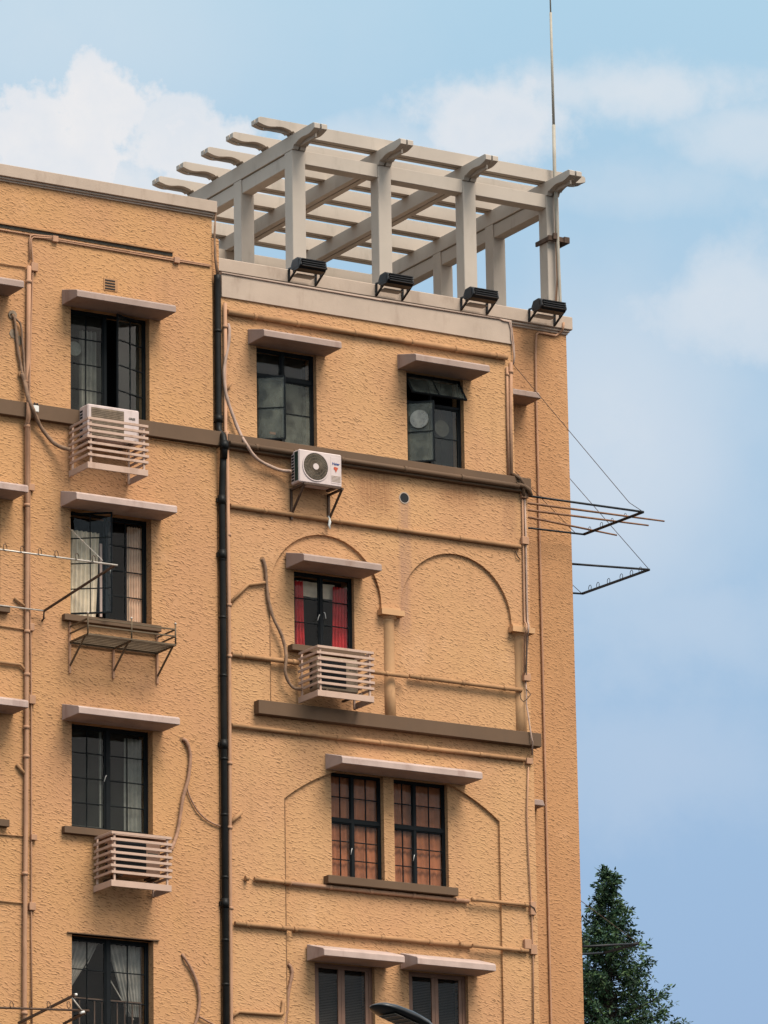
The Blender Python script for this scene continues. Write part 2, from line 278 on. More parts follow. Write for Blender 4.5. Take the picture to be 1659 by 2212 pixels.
class MB:
    def __init__(s): s.v = []; s.f = []; s.sm = []
    def add(s, vs, fs, smooth=False):
        o = len(s.v); s.v += [tuple(q) for q in vs]; s.f += [tuple(i+o for i in f) for f in fs]; s.sm += [smooth]*len(fs); return s
    def box(s, x0, x1, y0, y1, z0, z1):
        return s.add([(x0,y0,z0),(x1,y0,z0),(x1,y1,z0),(x0,y1,z0),(x0,y0,z1),(x1,y0,z1),(x1,y1,z1),(x0,y1,z1)],
                     [(0,3,2,1),(4,5,6,7),(0,1,5,4),(1,2,6,5),(2,3,7,6),(3,0,4,7)])
    def prism(s, poly, axis, a, b):
        """extrude closed 2-D polygon between a and b along axis"""
        n = len(poly)
        def P(q, t):
            return {'x': (t, q[0], q[1]), 'y': (q[0], t, q[1]), 'z': (q[0], q[1], t)}[axis]
        vs = [P(q, a) for q in poly]+[P(q, b) for q in poly]
        fs = [(i, (i+1) % n, n+(i+1) % n, n+i) for i in range(n)]
        tri = tessellate_polygon([[Vector((q[0], q[1], 0)) for q in poly]])
        fs += [tuple(t) for t in tri]+[tuple(n+i for i in reversed(t)) for t in tri]
        return s.add(vs, fs)
    def plate(s, outer, holes, y0, y1):
        """wall plate in XZ with holes; front at y0, back at y1"""
        loops = [outer]+holes; flat = [q for l in loops for q in l]
        tri = tessellate_polygon([[Vector((q[0], q[1], 0)) for q in l] for l in loops]); n = len(flat)
        vs = [(q[0], y0, q[1]) for q in flat]+[(q[0], y1, q[1]) for q in flat]
        fs = [tuple(t) for t in tri]+[tuple(n+i for i in reversed(t)) for t in tri]
        o = 0
        for l in loops:
            k = len(l); fs += [(o+i, o+(i+1) % k, n+o+(i+1) % k, n+o+i) for i in range(k)]; o += k
        return s.add(vs, fs)
    def tube(s, pts, r, seg=8, closed=False, caps=True):
        pts = [Vector(p) for p in pts]; n = len(pts); rs = r if isinstance(r, (list, tuple)) else [r]*n
        vs = []; prev = None
        for i, p in enumerate(pts):
            if closed: d = (pts[(i+1) % n]-pts[i-1])
            else: d = pts[min(i+1, n-1)]-pts[max(i-1, 0)]
            d.normalize()
            if prev is None:
                a = Vector((0, 0, 1)) if abs(d.z) < .9 else Vector((0, 1, 0)); u = d.cross(a).normalized()
            else: u = (prev-d*prev.dot(d)).normalized()
            prev = u; w = d.cross(u)
            for k in range(seg):
                t = 2*math.pi*k/seg; vs.append(p+(u*math.cos(t)+w*math.sin(t))*rs[i])
        fs = []
        for i in range(n if closed else n-1):
            j = (i+1) % n
            for k in range(seg): fs.append((i*seg+k, i*seg+(k+1) % seg, j*seg+(k+1) % seg, j*seg+k))
        s.add(vs, fs, True)
        if caps and not closed:
            o = len(s.v)-len(vs); s.f += [tuple(o+k for k in reversed(range(seg))), tuple(o+(n-1)*seg+k for k in range(seg))]; s.sm += [False, False]
        return s
    def bar(s, a, b, w, h=None, upv=(0, 0, 1)):
        a, b = Vector(a), Vector(b); d = (b-a).normalized(); upv = Vector(upv)
        if abs(d.dot(upv)) > .98: upv = Vector((0, 1, 0))
        u = d.cross(upv).normalized(); v = u.cross(d); h = h or w
        vs = [p+u*i*w/2+v*j*h/2 for p in (a, b) for i, j in ((-1,-1),(1,-1),(1,1),(-1,1))]
        return s.add(vs, [(0,1,2,3),(7,6,5,4),(0,4,5,1),(1,5,6,2),(2,6,7,3),(3,7,4,0)])
    def disc(s, c, r, axis=Vector((0, -1, 0)), seg=28, r0=0, th=.01):
        c = Vector(c); axis = Vector(axis).normalized(); a = Vector((0, 0, 1)); u = axis.cross(a).normalized(); v = u.cross(axis)
        ring = lambda R, o: [c+axis*o+(u*math.cos(2*math.pi*k/seg)+v*math.sin(2*math.pi*k/seg))*R for k in range(seg)]
        vs = ring(r, 0)+ring(r, th)
        fs = [(k, (k+1) % seg, seg+(k+1) % seg, seg+k) for k in range(seg)]
        if r0:
            vs += ring(r0, th)+ring(r0, 0); fs += [(seg+k, seg+(k+1) % seg, 2*seg+(k+1) % seg, 2*seg+k) for k in range(seg)]+[(2*seg+k, 2*seg+(k+1) % seg, 3*seg+(k+1) % seg, 3*seg+k) for k in range(seg)]
        else: fs += [tuple(seg+k for k in range(seg)), tuple(reversed(range(seg)))]
        return s.add(vs, fs)
    def lathe(s, c, prof, seg=16):
        c = Vector(c); vs = []; n = len(prof)
        for (r, z) in prof:
            for k in range(seg): t = 2*math.pi*k/seg; vs.append(c+Vector((r*math.cos(t), r*math.sin(t), z)))
        fs = [(i*seg+k, i*seg+(k+1) % seg, (i+1)*seg+(k+1) % seg, (i+1)*seg+k) for i in range(n-1) for k in range(seg)]
        s.add(vs, fs, True); o = len(s.v)-len(vs)
        s.f += [tuple(o+k for k in reversed(range(seg))), tuple(o+(n-1)*seg+k for k in range(seg))]; s.sm += [False]*2
        return s
    def build(s, name, mat, parent=None, bevel=0, **tags):
        base = Vector((0, 0, 0))
        if parent is not None:
            base = Vector(parent['_o']) if '_o' in parent else Vector((0, 0, 0))
        elif s.v:
            xs = [q[0] for q in s.v]; ys = [q[1] for q in s.v]; zs = [q[2] for q in s.v]
            base = Vector(((min(xs)+max(xs))/2, (min(ys)+max(ys))/2, min(zs)))
        me = bpy.data.meshes.new(name); me.from_pydata([tuple(Vector(q)-base) for q in s.v], [], s.f)
        me.validate(); me.update()
        import bmesh
        b = bmesh.new(); b.from_mesh(me); bmesh.ops.recalc_face_normals(b, faces=b.faces); b.to_mesh(me); b.free()
        if len(me.polygons) == len(s.sm): me.polygons.foreach_set('use_smooth', s.sm)
        o = bpy.data.objects.new(name, me); COL.objects.link(o); me.materials.append(M[mat] if isinstance(mat, str) else mat)
        o['_o'] = tuple(base)
        if parent is not None: o.parent = parent
        else: o.location = base
        if bevel:
            md = o.modifiers.new('bevel', 'BEVEL'); md.width = bevel; md.segments = 1; md.limit_method = 'ANGLE'; md.angle_limit = math.radians(40)
        for k, v in tags.items(): o[k] = v
        return o
def thing(name, base, label, category, group=None):
    o = bpy.data.objects.new(name, None); COL.objects.link(o); o.location = base; o['_o'] = tuple(base)
    o.empty_display_size = .2
    o['label'] = label; o['category'] = category
    if group: o['group'] = group
    return o
def text_mesh(name, txt, size, loc, mat, parent, shear=0, ext=.002):
    cu = bpy.data.curves.new(name, 'FONT'); cu.body = txt; cu.size = size; cu.extrude = ext; cu.shear = shear; cu.offset = size*.02; cu.align_x = 'CENTER'
    tmp = bpy.data.objects.new(name+'_t', cu); COL.objects.link(tmp); bpy.context.view_layer.update()
    me = bpy.data.meshes.new_from_object(tmp); COL.objects.unlink(tmp); bpy.data.objects.remove(tmp)
    base = Vector(parent['_o'])
    for v in me.vertices: x, y, z = v.co; v.co = Vector((x, -z, y))+Vector(loc)-base
    me.materials.clear(); me.materials.append(M[mat])
    o = bpy.data.objects.new(name, me); COL.objects.link(o); o.parent = parent; o['_o'] = tuple(base); return o
GZ = -1.6
# ------------------------------------------------------------------ ground
MB().add([(-1500,-1500,GZ),(1500,-1500,GZ),(1500,2500,GZ),(-1500,2500,GZ)], [(0,1,2,3)]).build('ground', 'ground', kind='structure')
# ------------------------------------------------------------------ the building
BL = thing('apartment_building', (40, 4, GZ), 'tall ochre stucco apartment block with pink window canopies, brown bands and a white parapet', 'building')
YL = -.1
def rect(x0, x1, z0, z1): return [(x0,z0),(x1,z0),(x1,z1),(x0,z1)]
OP = dict(w1=(36.757,38.178,23.2,25.03), w2=(36.704,38.146,19.93,21.67), w3=(36.722,38.153,16.56,18.24), w4=(36.725,38.152,12.95,14.895),
          w5=(40.152,41.275,23.2,24.87), w6=(42.997,44.101,23.2,24.85), w7=(40.777,41.898,19.9,21.17), w8=(41.42,43.605,16.17,17.93),
          w9=(41.076,42.177,12.9,14.815), w10=(42.813,43.924,12.9,14.815))
XL = 28.0
lf = [(34.02,35.47,23.2,25.03),(34.02,35.47,19.93,21.67),(34.02,35.47,16.56,18.24),(34.02,35.47,12.95,14.895)]
MB().plate(rect(XL,39.34,23.12,26.94), [rect(*OP['w1']), rect(*lf[0])], 0, .35).build('wall', 'stucco_left', BL, label='upper wall of the left block')
MB().plate(rect(XL,39.34,GZ,23.16), [rect(*OP['w2']), rect(*OP['w3']), rect(*OP['w4'])]+[rect(*q) for q in lf[1:]], YL, .35).build('wall', 'stucco_left', BL)
MB().plate(rect(39.5,45.08,23.12,25.7), [rect(*OP['w5']), rect(*OP['w6'])], 0, .35).build('wall', 'stucco_bay', BL)
# lower bay: relief layer with blind arches over a back layer with the window openings
def arc(cx, cz, r, a0, a1, n=24): return [(cx+r*math.cos(math.radians(a0+(a1-a0)*i/n)), cz+r*math.sin(math.radians(a0+(a1-a0)*i/n))) for i in range(n+1)]
a1 = [(40.3,20.69)]+arc(41.343, 20.77, 1.043, 180, 0)+[(42.386,20.69)]
a2 = [(42.741,20.69)]+arc(43.813, 20.73, 1.072, 180, 0)+[(44.885,20.69)]
P1 = [(39.5,18.8),(40.3,18.8)]+a1+a2+[(45.25,20.69),(45.25,23.16),(39.5,23.16)]
R8 = 3.243; c8 = (42.5525, 18.1-R8)
h8 = [(40.54,-1.0),(44.565,-1.0)]+[(c8[0]+R8*math.sin(math.radians(t)), c8[1]+R8*math.cos(math.radians(t))) for t in [38.37-76.74*i/24 for i in range(25)]]
mb = MB(); mb.prism(P1, 'y', YL, -.045); mb.plate(rect(39.5,45.25,GZ,18.8), [h8], YL, -.045)
mb.build('arched_relief', 'stucco_bay', BL, label='blind arch relief of the projecting bay')
hole = [(42.853+.085*math.cos(2*math.pi*i/20), 22.63+.1*math.sin(2*math.pi*i/20)) for i in range(20)]
MB().plate(rect(39.502,45.248,GZ+.01,22.0), [rect(*OP['w7']), rect(*OP['w8']), rect(*OP['w9']), rect(*OP['w10'])], -.05, .35).build('wall', 'stucco_bay', BL)
# tower and side walls, roofs
MB().box(38,47.49,2.0,7.75,GZ,26.68).build('tower_wall', 'stucco_tower', BL)
mb = MB(); mb.box(44.85,45.08,.352,1.998,23.0,25.9); mb.box(44.9,45.248,.352,1.998,GZ,23.0); mb.box(39.5,39.7,.352,1.998,GZ,25.9); mb.box(39.71,44.84,.36,1.99,25.75,25.95)
mb.box(39.345,39.495,.05,1.99,23.1,26.6); mb.box(39.345,39.495,-.03,1.99,GZ,23.095)
mb.build('side_wall', 'stucco_tower', BL)
mb = MB(); mb.box(39.1,39.34,.352,7.75,GZ,26.9); mb.box(XL,XL+.3,.352,7.75,GZ,26.9); mb.box(XL,39.1,7.5,7.749,GZ,26.9); mb.box(XL+.3,39.1,.36,7.5,26.5,26.8)
mb.build('side_wall', 'stucco_left', BL)
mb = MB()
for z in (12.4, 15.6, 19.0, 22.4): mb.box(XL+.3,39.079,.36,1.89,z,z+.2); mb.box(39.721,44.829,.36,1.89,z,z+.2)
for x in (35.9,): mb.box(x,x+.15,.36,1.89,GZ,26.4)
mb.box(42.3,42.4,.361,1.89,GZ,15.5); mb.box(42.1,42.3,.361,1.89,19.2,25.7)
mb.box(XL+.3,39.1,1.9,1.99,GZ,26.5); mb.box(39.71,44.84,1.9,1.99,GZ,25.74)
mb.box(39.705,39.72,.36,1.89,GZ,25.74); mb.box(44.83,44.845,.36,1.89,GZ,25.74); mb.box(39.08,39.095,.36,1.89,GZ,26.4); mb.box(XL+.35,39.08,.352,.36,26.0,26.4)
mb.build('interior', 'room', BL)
mb = MB(); mb.box(39.42,47.1,2.42,7.3,26.685,26.70); mb.box(XL,39.05,.33,7.5,26.905,26.915); mb.box(39.6,45.0,.05,1.89,26.022,26.03)
mb.build('added_roof_deck', 'felt', BL)  # unseen dark covering, added to cut light bounced up under the pergola
# parapets
mb = MB()
mb.box(XL-.1,39.39,-.1,.32,26.99,27.185); mb.box(39.05,39.388,.32,7.8,26.99,27.183); mb.box(XL-.09,39.36,-.06,.3,26.955,26.99); mb.box(XL-.08,39.35,-.03,.29,26.925,26.955)
mb.build('coping', 'coping', BL, bevel=.006)
mb = MB()
mb.box(39.42,47.57,1.9,2.42,26.745,26.98); mb.box(47.1,47.569,2.42,7.8,26.745,26.979); mb.box(39.42,47.1,7.3,7.8,26.745,26.979)
mb.box(39.43,47.53,1.935,7.79,26.70,26.745); mb.box(39.44,47.51,1.965,7.78,26.665,26.70)
mb.build('coping', 'coping', BL, bevel=.012)
mb = MB(); mb.box(39.5,45.07,-.03,1.9,25.60,26.02); mb.build('parapet_band', 'coping', BL, bevel=.005)
# bands
MB().box(XL,39.385,-.2,-.001,23.02,23.265).build('sill_band', 'brown', BL, bevel=.006)
MB().box(39.5,45.27,-.2,-.001,23.0,23.25).build('sill_band', 'brown', BL, bevel=.006)
MB().box(39.99,45.32,-.25,-.06,18.685,18.91).build('string_course', 'brown', BL, bevel=.006)
MB().box(38.16,39.2,-.13,-.1,22.99,23.0).build('ledge', 'stucco_left', BL)
# sills
for (x0, x1, zt, th) in ((36.55,38.27,19.93,.10),(36.55,38.3,16.555,.11),(40.65,42.0,19.91,.10),(41.26,43.69,16.205,.13),(33.9,35.6,19.93,.10),(33.9,35.6,16.555,.11)):
    MB().box(x0,x1,-.2,-.04,zt-th,zt).build('sill', 'brown', BL, bevel=.005)
MB().box(36.64,38.24,-.14,.0,14.895,14.91).build('lintel', 'brown', BL)
mb = MB(); mb.box(40.527,40.540,-.108,-.1,GZ,17.4); mb.box(40.288,40.300,-.108,-.1,18.92,20.72); mb.build('dark_edge_strip', 'joint', BL)  # thin dark strips along the left edges of recess and arch
# pillars of the blind arches
for (x, y) in ((42.549,-.012),(45.06,-.012)):
    mb = MB(); mb.lathe((x,y,0), [(.112,18.85),(.112,19.4),(.106,20.52),(.112,20.53),(.112,20.545),(.105,20.55),(.13,20.565),(.155,20.585),(.16,20.6)], 20)
    mb.box(x-.215,x+.215,y-.19,y+.06 if x < 45 else y+.22,20.6,20.69); mb.box(x-.18,x+.18,y-.12,y+.03,20.692,20.74)
    mb.build('pillar', 'paint_smooth', BL)
# canopies: (x0, x1, z underside, wall y, projection, material)
CAN = [(36.6,38.385,25.03,0,.52,'canopy'),(36.526,38.32,21.67,YL,.54,'canopy_worn'),(36.555,38.337,18.24,YL,.56,'canopy_worn'),
       (39.996,41.45,24.87,0,.53,'canopy'),(42.83,44.262,24.852,0,.585,'canopy'),(40.612,42.067,21.172,YL,.56,'canopy'),
       (41.293,43.926,17.935,YL,.525,'canopy_worn'),(40.917,42.40,14.812,YL,.52,'canopy_worn'),(42.641,44.113,14.815,YL,.51,'canopy_worn'),
       (33.9,35.66,25.03,0,.52,'canopy'),(33.9,35.695,21.67,YL,.52,'canopy_worn'),(33.9,35.705,18.24,YL,.52,'canopy_worn')]
for (x0, x1, z, y, p, mt) in CAN:
    y1 = y-p
    vs = [(x0,y+.02,z),(x1,y+.02,z),(x1,y1,z),(x0,y1,z),(x0,y+.02,z+.265),(x1,y+.02,z+.265),(x1,y1+.035,z+.125),(x0,y1+.035,z+.125),(x1,y1,z+.098),(x0,y1,z+.098)]
    MB().add(vs, [(0,1,2,3),(4,7,6,5),(7,9,8,6),(9,3,2,8),(0,3,9,7,4),(1,5,6,8,2),(0,4,5,1)]).build('canopy', mt, BL, bevel=.006)
# small canopies on the tower strip, behind the bay
for (xe, z, zt, ye) in ((46.64,25.27,.27,1.5),(46.66,18.2,.13,1.72)):
    x0, y = 45.4, 2.0
    vs = [(x0,y+.02,z),(xe,y+.02,z),(xe-.02,ye,z),(x0,ye,z),(x0,y+.02,z+zt),(xe,y+.02,z+zt),(xe-.06,ye,z+.1),(x0,ye,z+.1)]
    MB().add(vs, [(0,1,2,3),(4,7,6,5),(3,2,6,7),(0,3,7,4),(1,5,6,2),(0,4,5,1)]).build('canopy', 'canopy', BL, bevel=.01)
# air brick
v = MB(); v.box(37.35,37.6,-.012,.02,25.395,25.6)
ab = v.build('air_brick', 'pipe_yellow', BL)
mb = MB()
for i in range(4): mb.box(37.37,37.55,-.02,-.013,25.415+i*.046,25.435+i*.046)
mb.build('slot', 'dark', ab)
# pipe hole
mb = MB(); mb.disc((42.853,-.101,22.63), .098, th=.006, r0=.082)
hb = mb.build('pipe_hole', 'coping', BL)
MB().disc((42.853,-.100,22.63), .086, th=.003).build('recess', 'dark', hb)
# ------------------------------------------------------------------ windows
def hinge(p, h, x0, x1, z0, z1, y, ang):
    x, dy, z = p; a = math.radians(ang)
    if h == 'L': d = x-x0; return (x0+d*math.cos(a)+dy*math.sin(a), y-d*math.sin(a)+dy*math.cos(a), z)
    if h == 'R': d = x1-x; return (x1-d*math.cos(a)-dy*math.sin(a), y-d*math.sin(a)+dy*math.cos(a), z)
    if h == 'T': d = z1-z; return (x, y-d*math.sin(a)+dy*math.cos(a), z1-d*math.cos(a)-dy*math.sin(a))
    return (x, y+dy, z)
def curtain(x0, x1, z0, z1, y, parent, mat, folds=6, x0b=None, x1b=None, amp=.03):
    mb = MB(); n = folds*6; x0b = x0 if x0b is None else x0b; x1b = x1 if x1b is None else x1b; R = 8; vs = []
    ph = random.random()*6
    for j in range(R+1):
        t = j/R; xa = x0b+(x0-x0b)*t; xb = x1b+(x1-x1b)*t; z = z0+(z1-z0)*t
        for i in range(n+1):
            u = i/n; vs.append((xa+(xb-xa)*u, y+amp*math.sin(u*folds*2*math.pi+ph+.3*math.sin(t*5)), z))
    fs = [(j*(n+1)+i, j*(n+1)+i+1, (j+1)*(n+1)+i+1, (j+1)*(n+1)+i) for j in range(R) for i in range(n)]
    mb.add(vs, fs, True); return mb.build('curtain', mat, parent)
def window(x0, x1, z0, z1, y, leaves, mullions=(), transoms=(), fm='frame', label=None, fwid=.035):
    mb = MB(); w = fwid
    mb.box(x0,x0+w,y,y+.06,z0,z1); mb.box(x1-w,x1,y,y+.06,z0,z1); mb.box(x0+w,x1-w,y,y+.06,z1-w,z1); mb.box(x0+w,x1-w,y,y+.06,z0,z0+w)
    for (mx, mw) in mullions: mb.box(mx-mw/2,mx+mw/2,y-.004,y+.058,z0+w,z1-w)
    for (tz, tw, ta, tb) in transoms: mb.box(ta,tb,y-.006,y+.056,tz-tw/2,tz+tw/2)
    fr = mb.build('window', fm, BL)
    if label: fr['label'] = label
    for lv in leaves:
        (a, b, c, d, cols, rows, h, ang, gm) = lv[:9]; s = lv[9] if len(lv) > 9 else .026; sub = lv[10] if len(lv) > 10 else .014
        mb = MB(); yy = y+.012 if ang == 0 else y-.008
        def bx(xa, xb, za, zb, da=0, db=.03):
            vs = [hinge(q, h, a, b, c, d, yy, ang) for q in ((xa,da,za),(xb,da,za),(xb,db,za),(xa,db,za),(xa,da,zb),(xb,da,zb),(xb,db,zb),(xa,db,zb))]
            mb.add(vs, [(0,3,2,1),(4,5,6,7),(0,1,5,4),(1,2,6,5),(2,3,7,6),(3,0,4,7)])
        bx(a,a+s,c,d); bx(b-s,b,c,d); bx(a+s,b-s,d-s,d); bx(a+s,b-s,c,c+s)
        for i in range(1, cols):
            q = a+(b-a)*i/cols; bx(q-sub/2,q+sub/2,c+s,d-s,.004,.026)
        for i in range(1, rows):
            q = c+(d-c)*i/rows; bx(a+s,b-s,q-sub/2,q+sub/2,.002,.028)
        sh = mb.build('sash', fm, fr)
        gp = [hinge(q, h, a, b, c, d, yy, ang) for q in ((a+s*.8,.015,c+s*.8),(b-s*.8,.015,c+s*.8),(b-s*.8,.015,d-s*.8),(a+s*.8,.015,d-s*.8),(a+s*.8,.019,c+s*.8),(b-s*.8,.019,c+s*.8),(b-s*.8,.019,d-s*.8),(a+s*.8,.019,d-s*.8))]
        MB().add(gp, [(0,1,2,3)]).build('pane', gm, fr)
    return fr
def handle(x, z, y, fr, dx=-.05):
    MB().tube([(x,y-.01,z),(x,y-.025,z),(x+dx*.4,y-.028,z-.03),(x+dx*.8,y-.025,z-.10)], .006, 6).build('handle', 'white', fr)
# w1 upper left: right sash swung out
def W(n): x0, x1, z0, z1 = OP[n]; return x0, x1, z0, z1
x0, x1, z0, z1 = W('w1'); y = .13; xm = (x0+x1)/2; b0 = 23.27
f1 = window(x0,x1,b0,z1,y, [(x0+.035,xm-.04,b0+.04,z1-.04,2,4,'',0,'glass_dusty'), (xm+.02,x1-.035,b0+.04,z1-.04,2,4,'R',22,'glass')], [(xm-.02,.05)])
curtain(x0+.35,xm-.05,b0,z1-.25,y+.22,f1,'curtain_grey',4)
MB().disc((x0+.19,y+.12,24.42), .12, th=.02).build('fan', 'glass_disc', f1)
# w2: left sash open wide
x0, x1, z0, z1 = W('w2'); y = .07; xm = (x0+x1)/2
f2 = window(x0,x1,z0+.02,z1,y, [(x0+.035,xm+.02,z0+.06,z1-.04,2,4,'L',36,'glass_clear'), (xm+.02,x1-.035,z0+.06,z1-.04,2,4,'',0,'glass_clear')], [(xm+.01,.045)])
curtain(xm+.42,x1-.02,z0+.05,z1-.1,y+.07,f2,'curtain_pink',6,amp=.025); curtain(x0+.05,x0+.62,z0+.08,z1-.28,y+.05,f2,'curtain_cream',7,x1b=x0+.55,amp=.025)
handle(xm+.03,20.83,y-.02,f2,.04)
MB().box(xm-.10,xm-.06,y+.02,y+.05,z0+.1,z1-.45).build('stay', 'canopy_worn', f2)
# w3 closed
x0, x1, z0, z1 = W('w3'); y = .055; xm = (x0+x1)/2
f3 = window(x0,x1,z0+.01,z1,y, [(x0+.035,xm-.03,z0+.05,z1-.04,2,4,'',0,'glass_dusty'), (xm+.03,x1-.035,z0+.05,z1-.04,2,4,'',0,'glass_dusty')], [(xm,.06)])
curtain(x1-.36,x1-.05,z0+.03,z1-.1,y+.12,f3,'curtain_grey',4,amp=.02)
handle(xm-.04,17.47,y-.01,f3)
MB().box(xm-.10,xm-.07,y+.08,y+.10,z0+.05,z1-.05).build('stay', 'curtain_grey', f3)
MB().box(x0+.05,xm-.05,y+.10,y+.3,z0+.02,z0+.10).build('inner_sill', 'curtain_grey', f3)
# w4 closed, swagged nets and an inner balustrade
x0, x1, z0, z1 = W('w4'); y = .06; xm = (x0+x1)/2
f4 = window(x0,x1,z0,z1,y, [(x0+.035,xm-.03,z0+.04,z1-.04,2,4,'',0,'glass_clear'), (xm+.03,x1-.035,z0+.04,z1-.04,2,4,'',0,'glass_clear')], [(xm,.06)])
curtain(x0+.04,xm-.08,z1-.85,z1-.05,y+.16,f4,'curtain_grey',6,x1b=x0+.10,amp=.02); curtain(xm+.08,x1-.04,z1-1.15,z1-.05,y+.16,f4,'curtain_grey',7,x0b=x1-.30,amp=.02)
MB().bar((xm+.07,y+.14,z1-.55),(xm+.52,y+.14,z1-1.2),.016).bar((xm-.32,y+.14,z1-.45),(xm-.14,y+.14,z1-.12),.012).build('curtain_trim', 'curtain_grey', f4)
mb = MB(); zt = 13.965; mb.box(x0+.08,x1-.08,y+.08,y+.10,zt-.02,zt)
for i in range(10): q = x0+.12+i*.132; mb.box(q,q+.018,y+.082,y+.098,z0,zt-.02)
mb.build('balustrade', 'metal_rust', f4)
# left-hand column, mostly out of view
for k, (a, b, c, d) in enumerate(lf):
    yy = .13 if k == 0 else .06; mm = (a+b)/2; c2 = 23.27 if k == 0 else c+.02
    window(a,b,c2,d,yy, [(a+.035,mm-.03,c2+.04,d-.04,2,4,'',0,'glass'), (mm+.03,b-.035,c2+.04,d-.04,2,4,'',0,'glass')], [(mm,.06)])
# w5
x0, x1, z0, z1 = W('w5'); y = .10; xm = x0+.53; b0 = 23.26; zt = 24.40
f5 = window(x0,x1,b0,z1,y, [(x0+.035,xm-.01,b0+.04,zt-.02,1,2,'L',38,'glass_milky'), (xm+.03,x1-.035,b0+.04,zt-.02,1,2,'',0,'glass_milky'), (x0+.035,xm-.01,zt+.03,z1-.03,1,1,'',0,'glass'), (xm+.03,x1-.035,zt+.03,z1-.03,1,1,'',0,'glass')], [(xm+.01,.04)], [(zt,.05,x0+.035,x1-.035)])
mb = MB(); mb.box(x0+.06,x0+.10,y+.1,y+.13,b0+.1,b0+.5); mb.box(x0+.35,x0+.46,y+.1,y+.13,b0+.22,b0+.26); mb.build('latch_board', 'blind_red', f5)
# w6: hopper out, left sash out
x0, x1, z0, z1 = W('w6'); y = .10; xm = x0+.52; b0 = 23.26; zt = 24.36
f6 = window(x0,x1,b0,z1,y, [(x0+.02,x1-.02,zt+.02,z1-.02,2,1,'T',34,'glass_milky'), (x0+.035,xm-.01,b0+.04,zt-.02,1,2,'L',42,'glass_milky'), (xm+.03,x1-.035,b0+.04,zt-.02,1,2,'',0,'glass')], [(xm+.01,.04)], [(zt,.045,x0+.035,x1-.035)])
c = hinge((x0+.26,-.012,zt-.33),'L',x0+.035,xm-.01,0,0,y-.008,42)
MB().disc(c, .155, axis=(-math.sin(math.radians(42)),-math.cos(math.radians(42)),0), th=.008).build('round_vent', 'glass_disc', f6)
MB().disc((xm+.24,y+.05,zt-.36), .14, th=.008).build('round_vent', 'grille', f6)
# w7 red curtains
x0, x1, z0, z1 = W('w7'); y = .02; xm = (x0+x1)/2-.03
f7 = window(x0,x1,z0+.02,z1,y, [(x0+.035,xm-.01,z0+.05,z1-.03,1,3,'',0,'glass_clear'), (xm+.03,x1-.035,z0+.05,z1-.03,1,3,'',0,'glass_clear')], [(xm+.01,.04)])
curtain(x0+.10,x0+.26,z0+.03,z1-.12,y+.10,f7,'curtain_red',3,x1b=x0+.29,amp=.03); curtain(x1-.29,x1-.02,z0+.03,z1-.14,y+.10,f7,'curtain_red',5,x0b=x1-.33,amp=.035)
curtain(x0+.2,x1-.2,z1-.33,z1-.08,y+.2,f7,'curtain_cream',3,amp=.01)
handle(xm-.03,20.5,y,f7,-.05); handle(xm+.06,20.55,y,f7,.03)
# w8: pair with plastered post
x0, x1, z0, z1 = W('w8'); y = .04
MB().box(42.392,42.584,-.06,.16,z0-.01,z1+.01).build('window_post', 'stucco_bay', BL)
for (a, b) in ((x0,42.395),(42.58,x1)):
    mm = a+(b-a)*.455 if a < 42 else a+(b-a)*.44; zt = 17.16
    L8 = []
    for (c, d, r) in ((z0+.06,zt-.03,3),(zt+.03,z1-.03,2)):
        L8 += [(a+.03,mm-.02,c,d,2,r,'',0,'glass_clear',.02,.014),(mm+.02,b-.03,c,d,2,r,'',0,'glass_clear',.02,.014)]
    f8 = window(a,b,z0+.03,z1,y,L8,[(mm,.05)],[(zt,.055,a+.03,b-.03)])
    curtain(a+.02,b-.02,z0+.04,z1-.02,y+.09,f8,'blind_red',9,amp=.012)
    handle(mm-.03,16.72,y,f8,-.03)
# w9, w10 brown aluminium with dark blinds
for n, gl in (('w9','glass_clear'),('w10','glass_clear')):
    x0, x1, z0, z1 = W(n); y = .03; xm = (x0+x1)/2-.02
    f9 = window(x0,x1,z0,z1,y, [(x0+.06,xm+.005,z0+.05,z1-.01,1,1,'',0,gl,.06), (xm+.01,x1-.06,z0+.05,z1-.01,1,1,'',0,gl,.06)], (), (), 'frame_brown', None, .06)
    mb = MB()
    for i in range(72):
        z = z0+.04+i*(z1-z0-.08)/72; mb.add([(x0+.04,y+.06,z),(x1-.04,y+.06,z),(x1-.04,y+.078,z+.019),(x0+.04,y+.078,z+.019)], [(0,1,2,3)])
    mb.build('blind', 'blind_dark', f9)
# ------------------------------------------------------------------ pergola
PG = thing('pergola', (44.7,4.9,26.98), 'pale concrete roof pergola of paired beams with curved ends above the white parapet', 'pergola')
CX = [42.09,43.79,45.50,47.215]; CY = [2.1,3.86,5.63,7.41]
for i, x in enumerate(CX):
    for j, yy in enumerate(CY):
        if 0 < i < 3 and 0 < j < 3: continue
        zb = 26.98 if (j in (0, 3) or i == 3) else 26.6
        MB().box(x,x+.26,yy,yy+.26,zb,29.205).build('column', 'pergola', PG, bevel=.008)
for j in (0, 3):
    for i in range(3): MB().box(CX[i]+.26,CX[i+1],CY[j]+.012,CY[j]+.25,28.985,29.225).build('tie_beam', 'pergola', PG, bevel=.006)
for i in (0, 3):
    for j in range(3): MB().box(CX[i]+.025,CX[i]+.235,CY[j]+.26,CY[j+1],28.95,29.19).build('tie_beam', 'pergola', PG, bevel=.006)
